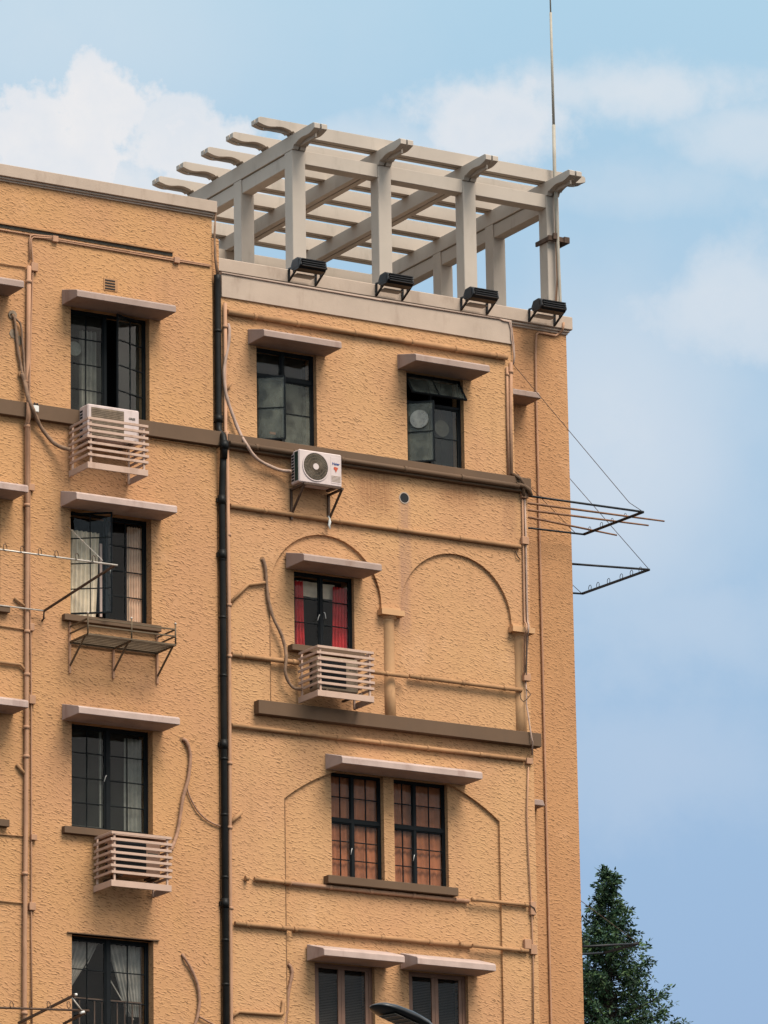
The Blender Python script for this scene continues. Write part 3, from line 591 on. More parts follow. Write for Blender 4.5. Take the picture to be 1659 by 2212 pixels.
def tip(e, z0, z1, d):
    """profile of a beam end: e tip position, d=+1/-1 direction to the beam's body, ogee underside"""
    H = z1-z0
    p = [(0,z1-.022),(0,z1-.105)]
    for i in range(13):
        t = i/12; p.append((.03+.60*t, z1-.115-(H-.115-.075)*(.5-.5*math.cos(math.pi*t))-.028*math.sin(2*math.pi*t)))
    p += [(.655,z0+.055),(.68,z0+.075),(.71,z0+.045),(.735,z0)]
    return [(e+d*a, b) for a, b in p]
def beam_prof(a, b, z0, z1):
    L = tip(a, z0, z1, 1); R = tip(b, z0, z1, -1)
    return [(a+.04,z1)]+L+list(reversed(R))+[(b-.04,z1)]
for x in CX:
    cb = None; pr = beam_prof(1.335, 8.42, 29.207, 29.467)
    cb = MB().prism(pr, 'x', x-.002, x+.108).build('cross_beam', 'pergola', PG, bevel=.005)
    MB().prism(pr, 'x', x+.14, x+.25).build('plank', 'pergola', cb, bevel=.005)
    MB().box(x+.108,x+.14,1.5,8.25,29.26,29.43).build('spacer', 'pergola', cb)
RY = [2.12+.878*i for i in range(7)]
for yy in RY:
    pr = beam_prof(41.45, 48.06, 29.472, 29.70)
    cb = MB().prism(pr, 'y', yy, yy+.105).build('rafter', 'pergola', PG, bevel=.005)
    MB().prism(pr, 'y', yy+.14, yy+.245).build('plank', 'pergola', cb, bevel=.005)
    MB().box(41.62,47.9,yy+.105,yy+.14,29.52,29.66).build('spacer', 'pergola', cb)
# ------------------------------------------------------------------ mast on the corner column
MA = thing('antenna_mast', (47.35,2.03,26.98), 'tall thin metal mast strapped to the right corner column of the pergola', 'mast')
b0 = at('C',1295,1240,1.98); t0 = at('C',1262,470,2.0); t1 = at('C',1255,330,2.0); j1 = at('D',1196,270,2.0); j2 = at('D',1189.5,27,2.0); tp = at('D',1187,-60,2.0)
MB().tube([(47.37,1.98,26.95),b0,t0,t1,j1], [.026,.026,.032,.032,.030], 10).build('lower_pole', 'mast', MA)
MB().tube([j1,j2], [.024,.022], 10).build('upper_pole', 'mast', MA)
MB().tube([j2,tp+(tp-j2)*2], [.014,.010], 8).build('rod', 'mast', MA)
MB().tube([(47.30,2.05,26.95),at('C',1275,1100,2.05),at('C',1258,480,2.05)], .018, 8).build('side_pipe', 'pipe', MA)
cz = 28.36; mb = MB(); mb.box(47.18,47.55,1.99,2.05,cz,cz+.09); mb.box(47.17,47.21,2.0,2.42,cz-.01,cz+.07); mb.box(47.49,47.6,1.97,2.4,cz-.01,cz+.1); mb.box(47.25,47.33,1.95,1.99,cz+.02,cz+.13)
mb.build('clamp', 'metal_rust', MA, bevel=.004)
# ------------------------------------------------------------------ floodlights
FA = [('T',125,490,'leftmost of the black floodlights, in front of the left corner column of the pergola'),('T',1180,660,'black floodlight on the coping before the second pergola column'),
      ('C',587,1330,'black floodlight on the coping before the third pergola column'),('C',1080,1410,'rightmost black floodlight, at the outer corner of the coping below the mast')]
def make_flood(lab, X):
    F = thing('floodlight', (X+.28,1.88,26.74), lab, 'floodlight', 'floodlights along the parapet coping')
    mb = MB(); pr = [(1.34,26.90),(1.37,27.01),(1.45,27.055),(1.62,27.045),(1.68,26.96),(1.66,26.88),(1.56,26.845),(1.40,26.85)]
    mb.prism(pr, 'x', X-.09, X+.43); 
    hs = mb.build('housing', 'flood', F, bevel=.01)
    mb = MB()
    for i in range(4): z = 26.88+i*.038; mb.box(X-.06,X+.40,1.325,1.36,z,z+.014)
    mb.build('rib', 'flood', hs)
    mb = MB(); mb.box(X-.095,X-.091,1.40,1.62,26.88,27.02); mb.build('end_cap', 'metal_dark', hs)
    MB().box(X+.03,X+.40,1.66,1.84,26.835,26.85).build('lens', 'lens', F)
    for dx in (0, .52):
        mb = MB(); x = X+dx
        mb.bar((x,1.885,26.76),(x,1.875,26.99),.03); mb.bar((x,1.885,26.77),(x-.01,1.56,26.93),.028); mb.bar((x,1.88,26.98),(x-.01,1.50,26.95),.026)
        mb.bar((x-.005,1.72,26.86),(x-.005,1.72,26.95),.02); mb.build('bracket', 'metal_dark', F)
    return F
for (k, a, b, lab) in FA:
    X = at(k, a, b, 1.85).x; make_flood(lab, X)
# ------------------------------------------------------------------ AC units
def ac(name_label, x0, z0, yf, w, h, d, body, grille, style, cat='air conditioner'):
    A = thing('air_conditioner', (x0+w/2, yf+d/2, z0), name_label, cat, 'outdoor units of the air conditioners')
    cs = MB().box(x0,x0+w,yf,yf+d,z0,z0+h).build('casing', body, A, bevel=.018)
    mb = MB(); n = 9
    for i in range(n):
        z = z0+.05+i*(h-.1)/n
        for yy in (yf+d*.60,): mb.box(x0-.004,x0+.002,yy,yy+d*.28,z,z+(h-.1)/n*.62)
    mb.build('side_vent', 'dark', A)
    if style == 'fan':
        MB().box(x0-.006,x0+.002,yf+.035,yf+d*.5,z0+.04,z0+h-.03).build('coil', 'green', A)
        c = (x0+.305,yf-.002,z0+h*.52); R = .232
        rg = MB().disc(c,R+.012,th=.012,r0=R-.004).build('fan_guard', body, A)
        MB().disc(c,R-.003,th=.004).build('fan_recess', 'grille', rg)
        mb = MB(); n = 46
        for i in range(n):
            t = 2*math.pi*i/n; pts = []
            for k in range(4):
                r = .055+(R-.06)*k/3; a = t+.35*k/3; pts.append((c[0]+r*math.cos(a), c[1]-.008, c[2]+r*math.sin(a)))
            mb.tube(pts,.0035,4,caps=False)
        for r in (.10,.15,.20): mb.tube([(c[0]+r*math.cos(2*math.pi*i/28), c[1]-.008, c[2]+r*math.sin(2*math.pi*i/28)) for i in range(28)],.003,4,closed=True)
        mb.build('spokes', 'grille_dirty', rg)
        MB().disc((c[0],c[1]-.006,c[2]),.052,th=.012).build('hub', 'ac_white', rg)
        px0 = x0+w-.21
        pn = MB().box(px0,x0+w-.02,yf-.004,yf+.002,z0+.05,z0+h-.06).build('side_panel', 'ac_white', A, bevel=.003)
        mb = MB()
        for i in range(5): mb.box(px0+.01,x0+w-.03,yf-.008,yf-.004,z0+.08+i*.022,z0+.088+i*.022)
        mb.build('ridge', 'ac_beige', pn)
        text_mesh('lettering','Haier',.062,(px0+.095,yf-.006,z0+h-.19),'blue_ink',pn,0)
        mb = MB(); lx, lz = px0+.09, z0+h-.245
        mb.disc((lx-.012,yf-.005,lz),.026,th=.003,seg=12); mb.disc((lx+.022,yf-.0055,lz+.002),.02,th=.003,seg=12)
        mb.add([(lx-.02,yf-.009,lz-.015),(lx+.028,yf-.009,lz-.015),(lx+.004,yf-.009,lz-.075)],[(0,1,2)])
        mb.build('emblem', 'red_ink', pn)
    else:
        gw = w*.70
        gb = MB().box(x0+.06,x0+gw,yf-.004,yf+.002,z0+.05,z0+h-.05).build('front_grille', grille, A)
        mb = MB()
        for i in range(16): z = z0+.06+i*(h-.12)/16; mb.box(x0+.065,x0+gw-.005,yf-.010,yf-.004,z,z+.012)
        mb.build('bars', grille if style != 'dark' else 'dark', gb)
        if style == 'text': text_mesh('lettering','GREE',.05,(x0+w*.855,yf-.004,z0+h-.17),'grey_ink',A)
        if style == 'dark': text_mesh('lettering','HITACHI',.035,(x0+w*.86,yf-.004,z0+h-.19),'grey_ink',A)
        if style == 'badge': MB().box(x0+gw+.03,x0+w-.05,yf-.006,yf,z0+h-.235,z0+h-.2).build('badge', 'green', A, bevel=.01)
    mb = MB(); mb.box(x0+.1,x0+.16,yf+.02,yf+d-.02,z0-.03,z0); mb.box(x0+w-.16,x0+w-.1,yf+.02,yf+d-.02,z0-.03,z0); mb.build('foot', 'metal_rust', A)
    return A
ac('bare white air conditioner with a round fan grille, mounted right of the black drainpipe', 40.66,22.535,-.46,.80,.55,.27,'ac_white','grille','fan')
ac('dusty white air conditioner rising out of the top cage beneath the upper left window', 36.815,22.75,-.47,.92,.56,.29,'ac_white','grille_dirty','text')
ac('beige air conditioner inside the cage below the red-curtained window', 40.90,19.12,-.55,.76,.55,.27,'ac_beige','dark','dark')
ac('salmon-painted air conditioner inside the lowest cage at the left', 37.17,15.80,-.60,.84,.56,.27,'ac_painted','dark','badge')
# bracket of the bare unit
BR = thing('wall_bracket', (41.0,-.15,22.5), 'rusty angle-iron bracket carrying the bare white air conditioner', 'bracket')
mb = MB()
for x in (40.70,41.40):
    p = MB(); p.bar((x,-.13,22.5),(x,-.13,21.98),.035); p.bar((x,-.12,22.48),(x,-.58,22.48),.035); p.bar((x,-.55,22.47),(x,-.14,22.08),.03); p.build('arm', 'metal_rust', BR)
MB().bar((40.7,-.52,22.50),(41.4,-.52,22.50),.03).build('rail', 'metal_rust', BR)
MB().tube([(41.38,-.16,22.12),(41.39,-.17,22.02),(41.37,-.18,21.96),(41.39,-.18,21.9)],[.018,.028,.022,.012],6).build('tape', 'white', BR)
# ------------------------------------------------------------------ cages
def cage(label, x0, x1, zb, zt, yf, nsl=7, lid=False, zr=0):
    A = thing('air_conditioner_cage', ((x0+x1)/2,yf/2,zb), label, 'cage', 'slatted cages round the air conditioners')
    yw = YL-.02; t = .022
    fr = MB(); bh = .10
    fr.box(x0,x1,yf,yf+t,zb,zb+bh); fr.box(x0,x0+t,yf+t,yw,zb,zb+bh); fr.box(x1-t,x1,yf+t,yw,zb,zb+bh)
    fr.build('base_frame', 'cage', A, bevel=.003)
    pitch = (zt-.042-(zb+bh))/nsl
    for i in range(1, nsl+1):
        z = zb+bh+pitch*i; m_ = MB(); h = .042; e = .0 if i % 2 else .012
        m_.box(x0-e,x1+e,yf-.012,yf+t-.012,z,z+h); m_.box(x0-e,x0+t-e,yf+t-.012,yw-.02,z,z+h); m_.box(x1-t+e,x1+e,yf+t-.012,yw-.02,z,z+h)
        m_.build('slat', 'cage', A, bevel=.003)
    for (xx, yy) in ((x0+.05,yf+.012),(x1-.08,yf+.012),(x0+.024,yw-.07),(x1-.05,yw-.07)):
        MB().box(xx,xx+.03,yy,yy+.03,zb+.01,zt-.02).build('post', 'cage', A)
    for xx in (x0+.17,x1-.24): MB().box(xx,xx+.04,yf+t,yw,zr-.03,zr).build('floor_rail', 'metal_rust', A)
    if lid: MB().box(x0+.07,x1-.03,yf+.1,yw-.02,zt-.03,zt-.008).build('lid', 'cage', A)
    return A
cage('salmon slatted cage overlapping the brown band under the upper left window', 36.66,37.735,22.165,22.995,-.76,7,False,22.718)
cage('salmon slatted cage below the red-curtained window of the bay', 40.79,41.835,18.955,19.785,-.74,7,False,19.088)
cage('salmon slatted cage with a lid, lowest at the left beside the long pink hose', 37.09,38.145,15.565,16.425,-.71,7,True,15.768)
# ------------------------------------------------------------------ shelf rack below w2
SH = thing('window_rack', (37.45,-.45,19.0), 'empty brown iron plant rack on struts under the open window', 'rack')
yf = -.72; X0, X1 = 36.68, 38.23; zs = 19.495
mb = MB()
for i in range(7): yy = yf+.03+i*.088; mb.box(X0+.01,X1-.01,yy,yy+.03,zs,zs+.018)
mb.build('slats', 'shelf', SH)
mb = MB(); mb.bar((X0,yf,zs),(X1,yf,zs),.028); mb.bar((X0,yf,zs),(X0,YL,zs),.026); mb.bar((X1,yf,zs),(X1,YL,zs),.026); mb.bar((X0,YL-.03,zs-.01),(X1,YL-.03,zs-.01),.028); mb.bar((37.45,yf,zs-.02),(37.45,YL,zs-.02),.026)
mb.build('base_frame', 'shelf', SH)
for z in (zs+.14, zs+.25):
    mb = MB(); mb.bar((X0,yf,z),(X1,yf,z),.022); mb.bar((X0,yf,z),(X0,YL,z),.022); mb.bar((X1,yf,z),(X1,YL,z),.022); mb.build('rail', 'shelf', SH)
for x in (X0,37.45,X1):
    p = MB().tube([(x,yf,zs-.01),(x,yf,zs+.33)],.014,8).build('upright', 'shelf', SH)
    MB().lathe((x,yf,zs+.33),[(.005,-.004),(.02,.006),(.02,.02),(.005,.032)],8).build('knob', 'light_metal', p)
    MB().bar((x,YL-.02,19.0),(x,YL-.02,zs+.33 if x != 37.45 else zs),.032).build('wall_post', 'pipe', SH)
    MB().bar((x,YL-.03,19.12),(x,yf+.1,zs-.01),.024).build('strut', 'shelf', SH)
# ------------------------------------------------------------------ pipes
def pipe(label, pts, r, mat, joints=(), cat='pipe', name='pipe', group=None, seg=10, jl=.05, jr=1.35):
    c = sum((Vector(p) for p in pts), Vector())/len(pts)
    A = thing(name, c, label, cat, group)
    MB().tube(pts, r, seg).build('tube', mat, A)
    for (p, q) in joints:
        p, q = Vector(p), Vector(q).normalized(); rr = r[0] if isinstance(r, (list, tuple)) else r
        MB().tube([p-q*jl/2, p+q*jl/2], rr*jr, seg).build('collar', mat, A)
    return A
Zv = (0, 0, 1); Xv = (1, 0, 0)
# black drainpipe
DP = thing('drainpipe', (39.43,-.1,GZ), 'thick black cast-iron drainpipe running down between the left block and the bay', 'drainpipe')
MB().tube([(39.40,-.06,25.95),(39.415,-.035,25.85),(39.42,-.03,25.6),(39.42,-.03,23.42),(39.42,-.05,23.3),(39.40,-.22,23.18),(39.39,-.27,23.0),(39.39,-.25,22.8)],.056,14).build('upper_pipe', 'drain', DP)
MB().tube([(39.39,-.25,23.05),(39.395,-.20,22.6),(39.40,-.16,22.2),(39.40,-.155,GZ)],.054,14).build('lower_pipe', 'drain', DP)
for (yy, z, r, h, x) in ((-.03,25.0,.063,.05,39.42),(-.03,23.52,.070,.12,39.42),(-.26,23.02,.074,.14,39.392)): MB().tube([(x,yy,z-h/2),(x,yy,z+h/2)],r,14).build('collar', 'drain', DP)
for z in (22.1,21.15,20.2,19.25,17.9,17.0,16.0,15.0,14.3,13.5): MB().tube([(39.40,-.157,z-.02),(39.40,-.157,z+.02)],.061,14).build('collar', 'drain', DP)
for z in (22.0,21.1,18.0,15.45):
    MB().box(39.32,39.48,-.15,-.1,z+.1,z+.17).tube([(39.40,-.157,z+.06),(39.40,-.157,z+.21)],.065,14).build('bracket', 'drain', DP)
MB().tube([(39.39,-.04,27.0),(39.36,-.05,26.6),(39.37,-.06,26.2),(39.41,-.06,25.95)],[.014,.018,.022,.03],8).build('flashing', 'hose', DP)
# salmon pipe right of the drainpipe
pipe('salmon pipe hugging the right side of the black drainpipe', [at('F',157,170,-.05),at('F',160,1090,-.05),at('F',172,1110,-.16),at('I',188,1000,-.15),at('K',1500,1000,-.15),at('L',1508,1204,-.15),Vector((39.58,-.15,GZ))],.03,'pipe',
     [(at('F',157,340,-.05),Zv),(at('F',165,1110,-.12),Zv),(at('I',183,190,-.15),Zv),(at('I',188,700,-.15),Zv),(at('I',190,1070,-.15),Zv),(at('K',1500,500,-.15),Zv),(at('K',1500,920,-.15),Zv),(at('L',1507,450,-.15),Zv)], seg=12)
# the left block's vertical pipe pair
pipe('salmon downpipe on the left block, left of all its windows', [at('V',298,-10,-.05),at('V',288,700,-.05),at('V',282,1180,-.05),at('V',292,1400,-.26),at('V',290,1540,-.26),at('V',278,1600,-.17),at('H',197,500,-.15),at('K',172,500,-.15),at('L',162,600,-.15),at('L',160,1130,-.15),at('L',160,1204,-.15)],.036,'pipe',
     [(at('V',296,150,-.05),Zv),(at('V',283,1180,-.05),Zv),(at('V',275,1630,-.16),Zv),(at('H',195,160,-.15),Zv),(at('H',197,1075,-.15),Zv),(at('Z',535,1370,-.15),Zv),(at('K',172,265,-.15),Zv),(at('K',172,455,-.15),Zv),(at('L',163,225,-.15),Zv),(at('L',160,1135,-.15),Zv)], seg=12)
C1 = pipe('thin conduit with junction boxes just right of the left salmon downpipe', [at('Y',950,400,-.03),at('Y',610,378,-.03),at('Y',575,400,-.03),at('Y',565,450,-.03),at('Y',605,880,-.03),at('V',335,60,-.03),at('V',310,900,-.03),at('V',300,1400,-.24),at('V',305,1560,-.14),at('H',215,600,-.13),at('H',222,1050,-.13),at('Z',620,1840,-.13),at('K',205,600,-.13),at('L',205,600,-.13),at('L',208,1204,-.13)],.013,'pipe', cat='conduit', name='conduit')
for (k, x, y, yy, w, h) in (('Y',610,930,-.02,.12,.14),('H',220,33,-.12,.11,.11),('Z',612,440,-.12,.08,.12),('Z',618,1870,-.12,.11,.14),('K',215,985,-.12,.10,.09),('L',205,440,-.12,.11,.12)):
    p = at(k,x,y,yy); MB().box(p.x-w/2,p.x+w/2,yy-.05,yy+.01,p.z-h/2,p.z+h/2).build('junction_box', 'pipe', C1, bevel=.006)
pipe('second thin conduit bending down under the cable tray', [at('Y',950,370,-.03),at('Y',600,338,-.03),at('Y',555,355,-.03),at('Y',540,420,-.03),at('Y',540,800,-.03)],.014,'pipe', cat='conduit', name='conduit')
TR = thing('cable_tray', (37,-.05,25.9), 'dark slotted cable tray running along the top of the left block', 'cable tray')
a = at('A',0,795,-.02); b = at('A',1128,990,-.02)
MB().box(30,b.x,-.05,-.002,a.z-.005,a.z+.02).build('lip', 'pipe_yellow', TR)
MB().box(30,b.x,-.012,-.001,a.z-.055,a.z-.005).build('slot', 'grille', TR)  # flat dark strip, paints the shadow gap below the lip
for k, dz in enumerate((.095,.125)):
    p = pipe(['upper of the two thin pipes under the dark cable tray','lower of the two thin pipes under the dark cable tray'][k], [Vector((30 if k == 0 else 36.16,-.02,a.z-dz)),Vector((38.62,-.02,a.z-dz-.005)),Vector((39.3,-.02,a.z-.105-.02*k))],.013,'pipe', cat='conduit', name='conduit')
p = at('A',1150,1035,-.02); q = at('A',357,897,-.02)
mb = MB(); mb.box(p.x-.05,p.x+.05,-.06,-.001,p.z-.05,p.z+.05); mb.box(q.x-.05,q.x+.05,-.06,-.001,q.z-.05,q.z+.05); mb.build('junction_box', 'pipe', TR, bevel=.006)
IN = thing('insulator', (36,-.22,23.1), 'small white porcelain insulator on the brown band beside the left downpipe', 'insulator')
p = at('V',358,1440,-.21); MB().box(p.x-.05,p.x+.05,-.26,-.201,p.z-.08,p.z+.03).build('block', 'white', IN, bevel=.01)
MB().tube([(p.x-.02,-.24,p.z+.03),(p.x-.02,-.24,p.z+.07)],.016,8).build('terminal', 'metal_dark', IN); MB().tube([(p.x+.025,-.24,p.z+.03),(p.x+.025,-.24,p.z+.07)],.016,8).build('terminal', 'metal_dark', IN)
# horizontal pipes of the bay
def hp(label, k0, x0, y0, k1, x1, y1, yy, r, js, mat='pipe_yellow', Xa=None, Xb=None):
    a = at(k0,x0,y0,yy); b = at(k1,x1,y1,yy); z = (a.z+b.z)/2
    xa = Xa or a.x; xb = Xb or b.x
    pts = [(xa,yy,z),(xb,yy,z)]
    return pipe(label, pts, r, mat, [((x,yy,z),Xv) for x in js], group=None, jl=.06, jr=1.22), z
hp('horizontal painted pipe just under the white parapet band','F',175,232,'G',745,160,-.05,.045,(40.1,40.9,42.0,43.1,43.95,44.75))
hp('horizontal pipe clamped under the upper brown band of the bay','F',190,1192,'G',815,915,-.235,.042,(40.0,40.72,41.6,42.8,43.9),'brown')
MB().tube([(44.95,-.235,23.10),(45.1,-.24,23.09),(45.2,-.24,23.04),(45.24,-.22,22.95)],.04,8).build('elbow', 'brown', BL)
hp('horizontal pipe across the bay above the two blind arches','I',195,-22,'J',1190,92,-.145,.038,(40.2,41.6,42.7,43.9))
hp('horizontal pipe left of the cage at arch level','I',205,1050,'I',690,1122,-.145,.04,(39.75,40.55,40.7))
hp('horizontal pipe crossing the right blind arch','J',385,1035,'J',1200,1125,-.13,.036,(43.1,43.9,44.7))
hp('short pipe stub between the cage and the middle pillar','I',1215,1185,'J',375,1028,-.20,.036,(42.4,))
hp('horizontal pipe below the long brown string course','I',205,1562,'J',1225,1642,-.15,.034,(40.75,41.5,42.3,43.2,44.2))
z6 = 15.96
hp('pipe stub left of the sill of the paired red-blind windows','M',0,768,'M',197,790,-.15,.034,(39.8,40.5))
hp('horizontal pipe under the sill of the paired red-blind windows','M',200,795,'M',1165,888,-.10,.034,(40.6,41.35,42.1,42.9,43.7),'pipe')
hp('pipe stub right of the paired red-blind windows','M',1180,880,'M',1490,910,-.15,.030,(44.0,45.0))
hp('lower left pipe stub beside the drainpipe above the hose','N',28,155,'N',300,180,-.15,.036,(39.8,40.45))
hp('horizontal pipe above the two lowest canopies','N',310,185,'N',1130,258,-.10,.036,(40.7,41.5,42.3,43.2))
hp('right-hand pipe stub above the lowest right canopy','N',1135,262,'N',1395,280,-.15,.032,(43.75,44.9))
pipe('bent salmon branch pipe at the bottom of the bay', [at('X',195,1130,-.13),at('X',300,1045,-.13),at('X',600,1070,-.13),at('X',920,1090,-.13),at('X',950,1075,-.13),at('X',955,930,-.13),at('X',955,880,-.12)],.03,'pipe_yellow')
pipe('slanting branch pipe left of the red-curtained window', [at('I',195,680,-.14),at('I',325,550,-.14),at('I',445,535,-.14)],.026,'pipe_yellow')
pipe('short diagonal pipe stub leaving the drainpipe', [at('K',1500,890,-.14),at('K',1575,820,-.14)],.032,'pipe_yellow')
pipe('short diagonal pipe stub high beside the drainpipe', [at('F',165,800,-.05),at('F',200,750,-.05)],.024,'pipe_yellow')
pipe('small diagonal stub on the left salmon downpipe beside the clothes rack', [at('H',185,895,-.14),at('H',105,830,-.13)],.022,'pipe_yellow')
pipe('small lower diagonal stub on the left salmon downpipe', [at('K',165,575,-.14),at('K',110,505,-.13)],.028,'pipe_yellow')
pipe('bent branch pipe at the far left meeting the salmon downpipe', [at('Z',-60,1120,-.14),at('Z',400,1170,-.14),at('Z',520,1310,-.14)],.024,'pipe_yellow')
for k, (fr_, x, y, x2, y2, yy) in enumerate((('A',-20,1052,170,1080,-.02),('H',-20,1030,190,1062,-.12),('K',-10,962,160,975,-.12),('L',-10,402,150,416,-.12))):
    pipe(['topmost thin wire pipe at the far left','second thin wire pipe at the far left, below the clothes rack','third thin wire pipe at the far left, under the brown sill','lowest thin wire pipe at the far left'][k], [at(fr_,x,y,yy),at(fr_,x2,y2,yy)],.012,'pipe_yellow', cat='conduit', name='conduit')
# corner pipes and cables at the bay's right edge
C2 = pipe('pair-like salmon riser at the upper right edge of the bay', [at('G',745,215,-.03),at('G',748,520,-.03),at('G',755,860,-.03)],.022,'pipe', [(at('G',747,260,-.03),Zv)], cat='conduit', name='conduit')
pipe('thicker salmon riser at the very edge of the upper bay', [at('G',768,190,-.03),at('G',766,520,-.03),at('G',770,860,-.03)],.03,'pipe', [(at('G',768,245,-.03),Zv)], cat='pipe')
pipe('brown cable curling over the end of the upper brown band', [at('G',775,850,-.06),at('G',800,862,-.2),at('G',828,880,-.25),at('G',842,905,-.25),at('G',843,960,-.2),at('G',840,990,-.14)],.03,'brown', cat='cable', name='cable')
C3 = pipe('outer salmon conduit down the right edge of the bay', [at('G',850,985,-.13),at('G',856,1250,-.13),at('Q',765,10,-.13),at('Q',772,200,-.13),at('Q',790,260,-.3),at('Q',785,370,-.33),at('Q',765,440,-.2),at('Q',745,1120,-.2)],.016,'cable', cat='conduit', name='conduit')
for (k, x, y, yy, w, h) in (('G',842,972,-.12,.13,.14),('G',845,1248,-.12,.13,.13),('Q',740,1170,-.15,.13,.13)):
    p = at(k,x,y,yy); MB().box(p.x-w/2,p.x+w/2,yy-.06,yy+.01,p.z-h/2,p.z+h/2).build('junction_box', 'pipe', C3, bevel=.006)
pipe('inner salmon conduit down the right edge of the bay', [at('G',836,985,-.13),at('G',840,1250,-.13),at('Q',715,10,-.13),at('Q',722,190,-.13),at('Q',755,260,-.3),at('Q',745,370,-.33),at('Q',720,450,-.2),at('Q',715,1120,-.2)],.016,'pipe', cat='conduit', name='conduit')
pipe('single pale cable sagging past the end of the string course', [at('Q',740,1230,-.16),at('Q',752,1400,-.16),at('Q',750,1620,-.17),at('Q',780,1800,-.2),at('Q',820,2080,-.28),at('Q',850,2260,-.3),at('J',1280,1500,-.3),at('J',1275,1600,-.16)],.013,'cable', cat='cable', name='cable')
pipe('looped black wire hanging off the pipe end at the right pillar', [at('Q',640,1440,-.2),at('Q',655,1540,-.22),at('Q',700,1590,-.24),at('Q',760,1545,-.25),at('Q',825,1465,-.24),at('Q',790,1410,-.2),at('Q',750,1370,-.17)],.008,'metal_rust', cat='wire', name='wire')
C4 = pipe('thin conduit down the lower right edge of the bay', [at('M',1490,160,-.13),at('M',1482,400,-.13),at('M',1490,640,-.13),at('M',1505,900,-.13),at('U',295,700,-.13),at('U',310,1200,-.13),at('U',316,1340,-.13),at('U',318,2212,-.13)],.013,'pipe', cat='conduit', name='conduit')
for (k, x, y, w, h) in (('M',1490,130,.12,.1),('U',300,730,.10,.22),('U',235,1190,.13,.16),('U',310,1260,.12,.16)):
    p = at(k,x,y,-.12); MB().box(p.x-w/2,p.x+w/2,-.17,-.10,p.z-h/2,p.z+h/2).build('junction_box', 'pipe', C4, bevel=.006)
pipe('brown wire loop at the end of the pipe right of the paired windows', [at('U',270,680,-.17),at('U',330,720,-.18),at('U',352,790,-.16)],.009,'metal_rust', cat='wire', name='wire')
pipe('short black cable tail under the pipe end at the right of the bay', [at('J',1155,120,-.12),at('J',1170,160,-.14),at('J',1190,185,-.12)],.01,'metal_rust', cat='wire', name='wire')
# strip conduit on the tower
pipe('long thin conduit down the recessed strip at the right of the building', [at('R',1000,215,1.88),at('R',990,300,1.88),at('R',955,345,1.97),at('R',900,378,1.97),at('R',760,350,1.97),at('R',690,340,1.97),at('R',660,365,1.97),at('R',652,600,1.97),at('R',660,1200,1.97),at('R',685,2212,1.97),at('O',240,0,1.97),at('O',272,1343,1.97),Vector((46.84,1.97,GZ))],.02,'pipe', cat='conduit', name='conduit')
# white cables along the parapet band
for k, d in enumerate((0, 14)):
    pipe(['pale cable laid along the white parapet band and down its right end','second pale cable beside it at the right end of the white parapet band'][k],
         ([at('B',148,1395,-.04)] if k == 0 else [])+[at('C',0,1255,-.04),at('C',500,1335,-.04),at('C',860,1392,-.04),at('R',260+d,195-d*.3,-.045),at('R',320+d,205,-.045),at('R',345+d,300,-.045),at('R',350+d*1.5,420,-.045),at('R',368+d,500,-.04),at('R',385+d*.4,640,-.04),at('R',372+d*.3,735,-.03)],.012,'cable', cat='cable', name='cable')
# hoses
def hose(label, pts, r, mat='hose'):
    pp = [Vector(p) for p in pts]; out = []
    for i in range(len(pp)-1):
        p0 = pp[max(i-1,0)]; p1 = pp[i]; p2 = pp[i+1]; p3 = pp[min(i+2,len(pp)-1)]
        for k in range(5):
            t = k/5; out.append(.5*((2*p1)+(p2-p0)*t+(2*p0-5*p1+4*p2-p3)*t*t+(3*p1-p0-3*p2+p3)*t**3))
    out.append(pp[-1])
    mb = MB(); rs = [r*(1+random.uniform(-.12,.12)) for _ in out]; mb.tube(out, rs, 10)
    p = out[0]; MB().disc((p.x,min(p.y+.02,-.002),p.z), r*1.7, th=.012, seg=12).build('wall_sleeve', 'joint', BL)
    return mb.build('hose', mat, None, label=label, category='hose')
hose('taped hose running from the left downpipe into the topmost cage', [at('V',225,1090,-.06),at('V',258,1200,-.10),at('V',290,1340,-.25),at('V',330,1440,-.30),at('V',380,1560,-.22),at('V',440,1670,-.18),at('V',540,1790,-.2),at('V',620,1840,-.25),at('V',725,1870,-.4)],.032)
hose('left strand of the split hose left of the upper left window', [at('V',140,500,-.04),at('V',158,600,-.04),at('V',172,760,-.03),at('V',188,880,-.04),at('V',212,1000,-.04),at('V',226,1090,-.05)],.022)
hose('right strand of the split hose left of the upper left window', [at('V',125,490,-.03),at('V',180,545,-.05),at('V',215,600,-.05),at('V',228,760,-.04),at('V',242,900,-.04),at('V',250,1050,-.04),at('V',258,1180,-.06)],.018)
mb = MB(); p = at('V',125,490,-.0); mb.disc((p.x,-.002,p.z),.075,th=.02,seg=9); mb.build('mortar_patch', 'grille_dirty', BL)
mb = MB(); p = at('V',160,715,-.0); mb.disc((p.x-.03,-.002,p.z+.05),.085,th=.008,seg=7); mb.disc((p.x+.05,-.001,p.z-.05),.08,th=.008,seg=8); mb.build('mortar_patch', 'grille_dirty', BL)
hose('long pale hose hanging beside the black drainpipe to the bare air conditioner', [at('F',178,320,-.04),at('F',188,370,-.06),at('F',180,470,-.06),at('F',158,590,-.07),at('F',150,690,-.08),at('F',165,830,-.08),at('F',205,960,-.08),at('F',255,1090,-.1),at('F',310,1190,-.25),at('F',380,1290,-.24),at('F',480,1350,-.2),at('F',570,1382,-.2),at('F',640,1388,-.3)],.028,'cable')
